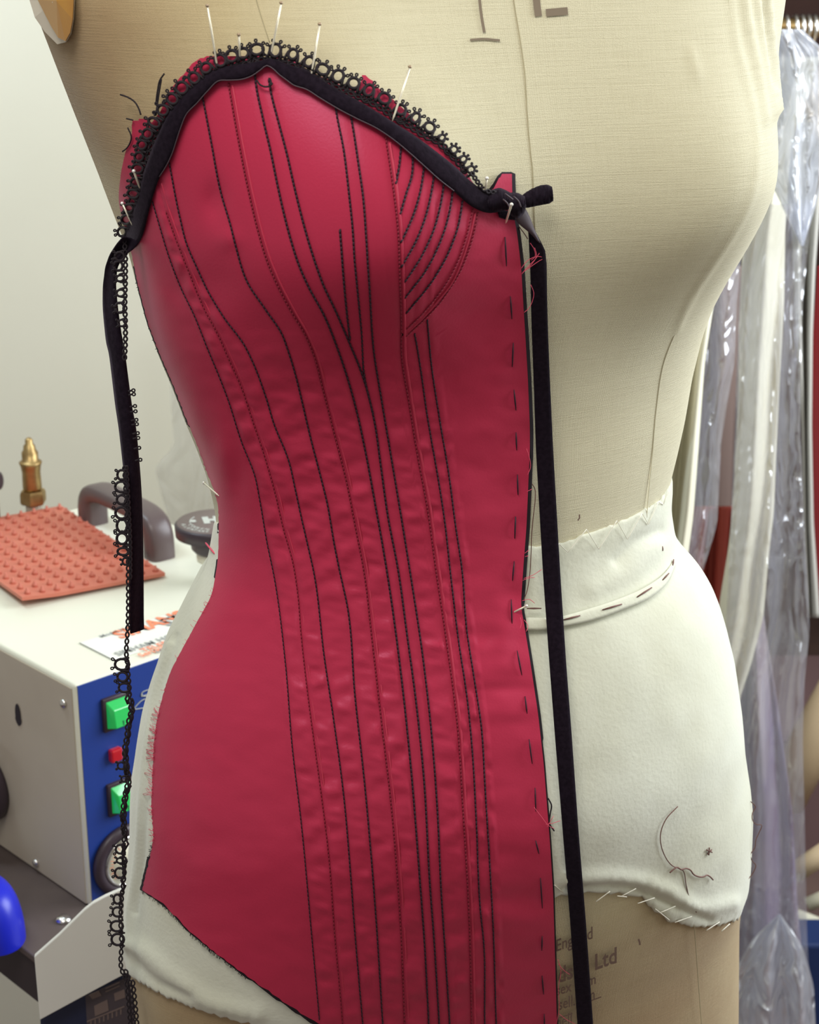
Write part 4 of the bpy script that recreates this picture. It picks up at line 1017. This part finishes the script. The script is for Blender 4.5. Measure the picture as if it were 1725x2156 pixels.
MB().lathe(base, EZ, [(.012, 0.0), (.0125, .002), (.0125, max(.006, hz-.048)), (.010, max(.008, hz-.045))], 6).build('hex_nut', M['black_plastic'], boiler, auto=30)
ce = base+EZ*(hz+.0006)
def cap_text(body, r, a0, size, m):
    n = len(body)
    for i, ch in enumerate(body):
        if ch == ' ': continue
        a = R(a0)+i*size*.80/r; d = np.array([math.cos(a), math.sin(a), 0]); t = np.array([-math.sin(a), math.cos(a), 0])
        V, Fc = text_mesh(ch, size, .02); V = np.asarray(V)
        yield [ce+d*(r-v[1])+t*v[0] for v in V], Fc
mb = MB()
for P_, Fc in cap_text('ALLENTARE LENTAMENTE', .0285, 196, .0050, None): mb.add(P_, Fc)
for P_, Fc in cap_text('LOOSEN SLOWLY', .0232, 205, .0050, None): mb.add(P_, Fc)
mb.build('cap_lettering', M['print_white'], cap, smooth=False)
for i, (bb, x, y, sz, bo) in enumerate((('H', -.008, -.006, .020, .09), ('e', -.020, -.004, .011, .05))):
    flat_text(bb, ce+np.array([x, y, .0001]), np.array([.94, .2, 0])*1.0, np.array([-.25, 1.0, 0]), sz, M['print_white'], 'cap_symbol', cap, bo, EZ*.0001)
MB().tube([ce+np.array([math.cos(a)*.019-.002, math.sin(a)*.019, 0]) for a in np.linspace(2.6, 3.9, 12)], .0004, 4).build('cap_symbol', M['print_white'], cap)
# brass safety valve and black tap knob behind the mat
v0 = top(72, 1078); vb = np.array([v0[0], v0[1], ZT])
mpx = np.dot(v0-CAM, FW)/F
vz = lambda px: px*mpx/math.cos(PITCH)
valve = MB().lathe(vb, EZ, [(17*mpx, 0), (17*mpx, vz(20))], 28).build('valve_socket', M['enamel_side'], boiler)
MB().lathe(vb, EZ, [(25*mpx, vz(18)), (28*mpx, vz(22)), (28*mpx, vz(40)), (25*mpx, vz(46))], 6).build('hex_nut', M['brass'], boiler, auto=30)
MB().lathe(vb, EZ, [(18*mpx, vz(46)), (20*mpx, vz(52)), (19*mpx, vz(84)), (21*mpx, vz(96)), (24*mpx, vz(104)), (22*mpx, vz(106)), (17*mpx, vz(107)), (17*mpx, vz(124)), (13*mpx, vz(130)), (12*mpx, vz(138)), (8*mpx, vz(142)), (8*mpx, vz(150)), (4*mpx, vz(154))], 28).build('safety_valve', M['brass'], boiler)
w0 = top(-12, 1098); wb = np.array([w0[0], w0[1], ZT])
MB().lathe(wb, EZ, [(.006, 0), (.006, vz(78))], 16).build('tap_stem', M['brass'], boiler)
tc_ = wb+EZ*vz(84); MB().lathe(tc_-EF*.002-np.array([.012, 0, 0]), (1, -.25, .1), [(.009, 0), (.0105, .004), (.0105, .018), (.0085, .024), (.005, .025)], 24).build('tap_knob', M['black_plastic'], boiler)
# dial with pale ticks on the side
dc = sid(-22, 1650, .001)
dial = MB().lathe(dc, -EF, [(.030, 0), (.031, .004), (.0315, .014), (.028, .017), (.0001, .018)], 48).build('dial_knob', M['black_plastic'], boiler)
MB().lathe(dc-EZ*.004+EL*.002, -EF, [(.026, .012), (.0265, .020), (.022, .023), (.0001, .023)], 9).build('dial_grip', M['black_plastic'], dial)
mb = MB()
for a in np.linspace(0, 2*math.pi, 15)[:-1]:
    d = -EL*math.cos(a)+EZ*math.sin(a); e = EL*math.sin(a)+EZ*math.cos(a)
    for rr_, ww in ((.0235, .0011), (.0262, .0009), (.0288, .0011)):
        o = dc-EF*(.0185 if rr_ < .027 else .0172)+d*rr_
        mb.box(o-d*ww*.7-e*ww, d*ww*1.4, e*ww*2, -EF*.0008)
mb.build('dial_marks', M['print_white'], dial, smooth=False)

# silicone iron mat
ma, mbp, mc = top(130, 1071, .002), top(348, 1213, .002), top(48, 1277, .002)
md = ma+mc-mbp
mt = thing('iron_rest_mat', 'terracotta silicone iron rest mat with pointed nubs lying on the boiler', 'mat')
uu_ = mbp-ma; vv_ = md-ma; nU, nV = 28, 20
def lift(u, v): return .004*((u-.15)**2)*(v) + .006*max(0, v-.75)*1.5*(u > .0)*u
mtop = np.array([[ma+uu_*u+vv_*v+EZ*(.0032+lift(u, v)) for v in np.linspace(0, 1, nV)] for u in np.linspace(0, 1, nU)])
mb = MB(); mb.grid(mtop); mb.grid((mtop-EZ*.0032)[:, ::-1])
for e_ in (mtop[0], mtop[-1][::-1], mtop[:, 0][::-1], mtop[:, -1]):
    mb.grid(np.stack([e_, e_-EZ*.0032]))
mb.build('mat_sheet', M['silicone'], mt, smooth=False)
mb = MB()
for i in range(14):
    for j in range(10):
        u = (i+.5)/14; v = (j+.4)/10
        if j % 1: continue
        p = ma+uu_*u+vv_*v+EZ*(.0030+lift(u, v))
        if (i+j) % 2 and False: continue
        mb.lathe(p, EZ, [(.0027, 0), (.0025, .0022), (.0013, .0032), (.0011, .0050), (.0004, .0055)], 8)
tag(mb.build('nubs', M['silicone'], mt), kind='stuff')

# table under the boiler
table = thing('work_table', 'dark metal table under the steam boiler', 'table')
te = at_z(72, 2014, TZ)                      # a point on its near edge
off_l = np.dot(te-P0, EF)
T0 = P0+EF*off_l; T0[2] = TZ
TL0 = min(-.06, np.dot(te-P0, EL)-.005)
MB().box(T0+EL*TL0-EZ*.006, EF*(.30-off_l), EL*(.36-TL0), EZ*.006).build('tabletop', M['table'], table, smooth=False, bevel=.001)
MB().box(T0+EL*(TL0+.004)-EZ*.045+EF*.004, EF*(.292-off_l), EL*(.352-TL0), EZ*.039).build('apron', M['table_leg'], table, smooth=False)
for u in (.01, .26-off_l):
    for v in (TL0+.01, .32):
        p = T0+EF*u+EL*v; MB().box((p[0], p[1], 0), EF*.03, EL*.03, EZ*(TZ-.045)).build('leg', M['table_leg'], table, smooth=False)
MB().lathe(at_z(134, 1938, TZ), EZ, [(.0062, 0), (.0062, .0015), (.004, .0035), (.0001, .0038)], 20).build('table_screw', M['steel'], table)
# blue plastic hood on the table at the frame edge
bc = at_z(-34, 1960, TZ); 
bt = MB(); G = []
for i, t in enumerate(np.linspace(0, 1, 16)):
    rr_ = .027*math.sin(math.pi*(.5+.5*t))**.45 if t < 1 else .0005
    zz = .044*math.sin(t*math.pi/2)
    G.append([bc+EF*(rr_*math.cos(a)*1.0)+EL*(rr_*1.5*math.sin(a))+EZ*zz for a in np.linspace(0, 2*math.pi, 40, endpoint=False)])
tag(bt.grid(np.array(G), closed=True).build('blue_tank', M['blue_plastic']), 'rounded royal blue plastic tank on the table at the left edge', 'tank')

# low machine in front with a white side plate and a printed rating label
press = thing('pressing_unit', 'navy pressing unit with a white side plate in front of the boiler, bottom left', 'machine')
qn = hat((.10, -1, 0)); q0 = at_y(72, 2015, .085)
onq = lambda x, y, d=0: at_plane(x, y, q0+qn*d, qn)
pl = [onq(*p) for p in ((72,2015),(125,1968),(178,1916),(196,1902),(222,1888),(250,1876),(300,1862),(330,1858),(330,2020),(262,2052),(200,2085),(84,2148))]
MB().prism(pl, -qn*.004).build('side_plate', M['white_plate'], press, smooth=False, bevel=.0006)
bd = [onq(*p, -.010) for p in ((84,2135),(200,2072),(330,2008),(330,2300),(120,2300),(90,2230))]
MB().prism(bd, -qn*.035).build('body', M['navy'], press, smooth=False)
q_a = onq(84, 2230, -.04); MB().box((q_a[0]+.01, q_a[1], 0), (.04, 0, 0), (0, .03, 0), (0, 0, q_a[2])).build('foot', M['navy'], press, smooth=False)
rl = [onq(*p, -.0088) for p in ((180,2098),(285,2050),(300,2120),(300,2175),(184,2175))]
lab = MB().prism(rl, -qn*.0012).build('rating_label', M['sticker'], press, smooth=False)
mb = MB()
def lq(pts): P3 = [onq(*p, -.0084) for p in pts]; mb.prism(P3, -qn*.0003)
lq([(186,2095),(208,2086),(214,2096),(195,2104)]); lq([(198,2118),(226,2105),(229,2128),(200,2140)]); lq([(240,2092),(262,2083),(264,2100),(242,2108)])
lq([(183,2150),(262,2118),(262,2121),(183,2153)]); lq([(222,2080),(252,2067),(252,2070),(222,2083)]); lq([(222,2087),(252,2074),(252,2077),(222,2090)])
for k in range(8): lq([(190+k*9, 2162-k*3.6), (193+k*9, 2161-k*3.6), (193+k*9, 2150-k*3.6), (190+k*9, 2151-k*3.6)])
mb.build('label_print', M['cap_face'], lab, smooth=False)

# thin clear bag hanging in front of the left wall
def hang_sheet(name, m, outline_l, outline_r, Y, wav, ny, seed, parent=None, nw=26, back=None, solid=0, ph=0, stray=.0):
    fl, fr = fy(outline_l), fy(outline_r)
    y0 = max(min(p[1] for p in outline_l), min(p[1] for p in outline_r)); y1 = min(max(p[1] for p in outline_l), max(p[1] for p in outline_r))
    rows = np.arange(y0, y1+1, max(6, (y1-y0)/90)); G = []
    for r_, y in enumerate(rows):
        row = []
        for k in range(nw):
            w = k/(nw-1); x = fl(y)*(1-w)+fr(y)*w
            d = wav*math.sin(w*ny*math.pi*2+ph+y/420+seed) + wav*.8*n3(w*ny*1.3+seed, y/260, seed) + stray*n3(w*7+seed, y/38, 3+seed)
            d += wav*1.6*(abs(2*w-1)**4)
            row.append(at_y(x, y, Y+d))
        G.append(row)
    return MB().grid(np.array(G)).build(name, m, parent, solid=solid)
lb = hang_sheet('clear_bag', M['film_soft'], [(352,700),(358,815),(366,943),(324,980),(340,1040),(362,1120),(372,1180)], [(470,700),(475,815),(485,943),(500,1000),(510,1100),(515,1180)], .905, .004, 1.2, 3, stray=.002)
tag(lb, 'thin clear plastic bag hanging before the pale wall left of the waist', 'bag')

# ------------------------------------------------------------------ clothes rail with bagged garments (right background)
YR = 1.05
rail = thing('clothes_rail', 'brass clothes rail crowded with metal hanger hooks at the top right', 'clothes rail')
ra = at_y(1620, 52, YR); 
MB().tube([(.20, YR, ra[2]-.002), (.6, YR+.01, ra[2]-.004), (1.28, YR+.02, ra[2]-.006)], .010, 16).build('rail_tube', M['brass'], rail)
MB().lathe((1.27, YR+.02, 0), EZ, [(.14, 0), (.14, .02), (.012, .03), (.012, ra[2])], 20).build('upright', M['steel'], rail)
MB().lathe((.21, YR, 0), EZ, [(.10, 0), (.10, .02), (.012, .03), (.012, ra[2]+.01)], 20).build('upright', M['steel'], rail)
hook0 = None
for i, x in enumerate((1655, 1674, 1688, 1701, 1714, 1730)):
    c0 = at_y(x, 50, YR); c0[2] = ra[2]-.004
    t = bpy.data.objects.new('coat_hanger', None); col.objects.link(t); t.location = c0
    tag(t, 'metal hanger hooped over the brass rail at the top right', 'hanger', 'hangers crowded on the brass rail')
    if hook0 is None:
        q = [(0, .014*math.cos(a), .014*math.sin(a)) for a in np.linspace(-.4, math.pi+.9, 18)]
        q += [(0, -.004, -.020), (0, 0, -.03), (0, 0, -.045)]
        hk = MB().tube(q, .0022, 8).build('hook', M['steel'], t)
        sh_ = MB().tube([(.0, -.19, -.095), (0, -.10, -.062), (0, 0, -.045), (0, .10, -.062), (0, .19, -.095)], .0045, 8).build('shoulder_bar', M['wood'], t)
        hook0 = (hk, sh_)
    else:
        for h_ in hook0:
            c_ = h_.copy(); col.objects.link(c_); c_.parent = t
    t.rotation_euler = (0, 0, 0)

def garment(nm, lab, cat, m, L, Rr, Y, wav, ny, seed, nw=30):
    o = hang_sheet(nm, m, L, Rr, Y, wav, ny, seed, None, nw, solid=.002); tag(o, lab, cat); return o
garment('hanging_dress', 'cream cloth hanging tightly behind the left waist of the form, nearest to it', 'dress', M['cream_cloth'],
        [(1470,330),(1440,600),(1400,900),(1380,1300),(1370,2200)], [(1560,330),(1516,560),(1498,660),(1482,762),(1468,957),(1458,1087),(1447,1168),(1440,1300),(1430,2200)], .62, .018, 1.3, 1.2)
garment('bridal_dress', 'long cream dress hanging in a clear garment bag right of the form', 'dress', M['cream_cloth'],
        [(1600,120),(1590,380),(1565,520),(1558,700),(1553,900),(1545,1060),(1536,1150),(1518,1260),(1508,1350),(1500,1450),(1500,1560)], [(1725,120),(1665,300),(1652,480),(1650,640),(1642,800),(1633,957),(1628,1080),(1618,1160),(1606,1300),(1580,1400),(1556,1470),(1550,1560)], .80, .010, 1.6, 4.1, 40)
garment('grey_dress', 'pale grey garment hanging at the right edge beside the red one', 'dress', mat('grey_cloth', srgb(186, 184, 176), .8),
        [(1655,250),(1672,560),(1682,760),(1690,900),(1694,1100),(1702,1300)], [(1740,250),(1716,560),(1710,700),(1708,900),(1712,1100),(1726,1300)], .98, .014, 1.2, 2.4, 22)
garment('red_dress', 'red garment hanging at the extreme right edge', 'dress', M['red_cloth'],
        [(1722,560),(1712,700),(1706,860),(1704,1000),(1710,1130),(1714,1290)], [(1800,560),(1800,700),(1800,860),(1800,1000),(1800,1130),(1800,1290)], 1.06, .016, 2, 5, 20)
garment('mauve_coat', 'dark mauve coat seen in the gap between the two cream dresses', 'coat', mat('mauve_cloth', srgb(132, 112, 104), .9),
        [(1430,560),(1430,800),(1430,1072)], [(1575,560),(1575,800),(1575,1072)], 1.22, .02, 2, 8, 20)
garment('rust_skirt', 'rust red skirt low in the gap between the two cream dresses', 'skirt', M['orange_cloth'],
        [(1440,1066),(1430,1200),(1430,1340)], [(1575,1066),(1570,1200),(1560,1340)], 1.16, .02, 3, 9, 20)
garment('lilac_dress', 'muted lilac dress inside the long clear bag at the lower right', 'dress', M['lilac_cloth'],
        [(1560,1250),(1530,1500),(1530,1700),(1530,2000),(1530,2250)], [(1600,1250),(1640,1500),(1668,1700),(1678,1900),(1690,2040),(1700,2250)], .86, .02, 2, 6, 26)
def bagf(nm, lab, m, L, Rr, Y, wav, ny, seed, stray, nw=44):
    o = hang_sheet(nm, m, L, Rr, Y, wav, ny, seed, None, nw, stray=stray); tag(o, lab, 'garment bag', 'clear garment bags on the rail'); return o
bagf('garment_bag', 'crumpled shiny clear bag shoulders bunched under the brass rail', M['film_heavy'], [(1590,60),(1600,200),(1596,330),(1640,420),(1688,520)], [(1690,62),(1740,110),(1745,300),(1722,420),(1692,520)], .74, .016, 2.2, 3.3, .012, 50)
bagf('garment_bag', 'clear bag in the gap behind the waist of the form', M['film'], [(1470,520),(1440,700),(1420,1000),(1420,1240)], [(1563,520),(1552,640),(1548,760),(1530,860),(1519,930),(1511,1100),(1503,1130),(1478,1210),(1470,1260)], .70, .012, 1.6, 7.7, .007)
bagf('garment_bag', 'long clear bag round the cream dress reaching the bottom right corner', M['film'], [(1585,430),(1556,600),(1548,900),(1535,1200),(1520,1500),(1520,1900),(1530,2250)], [(1712,430),(1690,640),(1685,900),(1695,1130),(1702,1230),(1705,1330),(1694,1440),(1691,1560),(1695,1740),(1698,1900),(1702,2020),(1712,2110),(1720,2250)], .74, .016, 2.0, 2.1, .006, 60)
bagf('garment_bag', 'crumpled foot of the long clear bag, spread at the bottom right corner', M['film_heavy'], [(1640,1925),(1585,1975),(1545,2050),(1520,2260)], [(1644,1925),(1690,1990),(1714,2075),(1722,2260)], .70, .012, 2.5, 5.5, .012, 44)
# things on the floor level behind the rail
bx = thing('storage_shelf', 'dark shelving with pale bars at the right edge, low behind the bags', 'shelf')
mb = MB()
s_a = at_y(1655, 1921, 1.0); s_b = at_y(1760, 1962, 1.0)
MB().tube([s_a, s_b], .010, 8).build('shelf_bar', M['cream_cloth'], bx)
s_c = at_y(1670, 1840, 1.03); s_d = at_y(1760, 1780, 1.03); MB().tube([s_c, s_d], .014, 8).build('shelf_bar', M['wood'], bx)
s_e = at_y(1700, 1905, 1.06); s_f = at_y(1760, 1880, 1.06); MB().tube([s_e, s_f], .010, 8).build('shelf_bar', M['cream_cloth'], bx)
p = at_y(1600, 1560, 1.3)
MB().box((p[0], 1.3, 0), (.26, 0, 0), (0, .3, 0), (0, 0, p[2])).build('cabinet', mat('mauve_board', srgb(128, 100, 100), .7), bx, smooth=False)
p = at_y(1662, 1990, .90); hh_ = p[2]
tag(MB().box((p[0], .90, 0), (.16, 0, 0), (0, .06, 0), (0, 0, hh_)).build('blue_crate', M['box_blue'], smooth=False, bevel=.004), 'dark blue crate at the right edge below the pale bars', 'crate')
tag(MB().lathe((at_y(1712, 1560, 1.22)), (.35, 0, 1), [(.028, -.10), (.032, 0), (.026, .09)], 16).build('wooden_roll', M['wood']), 'pale wooden roll leaning behind the bags at the right edge', 'roll')
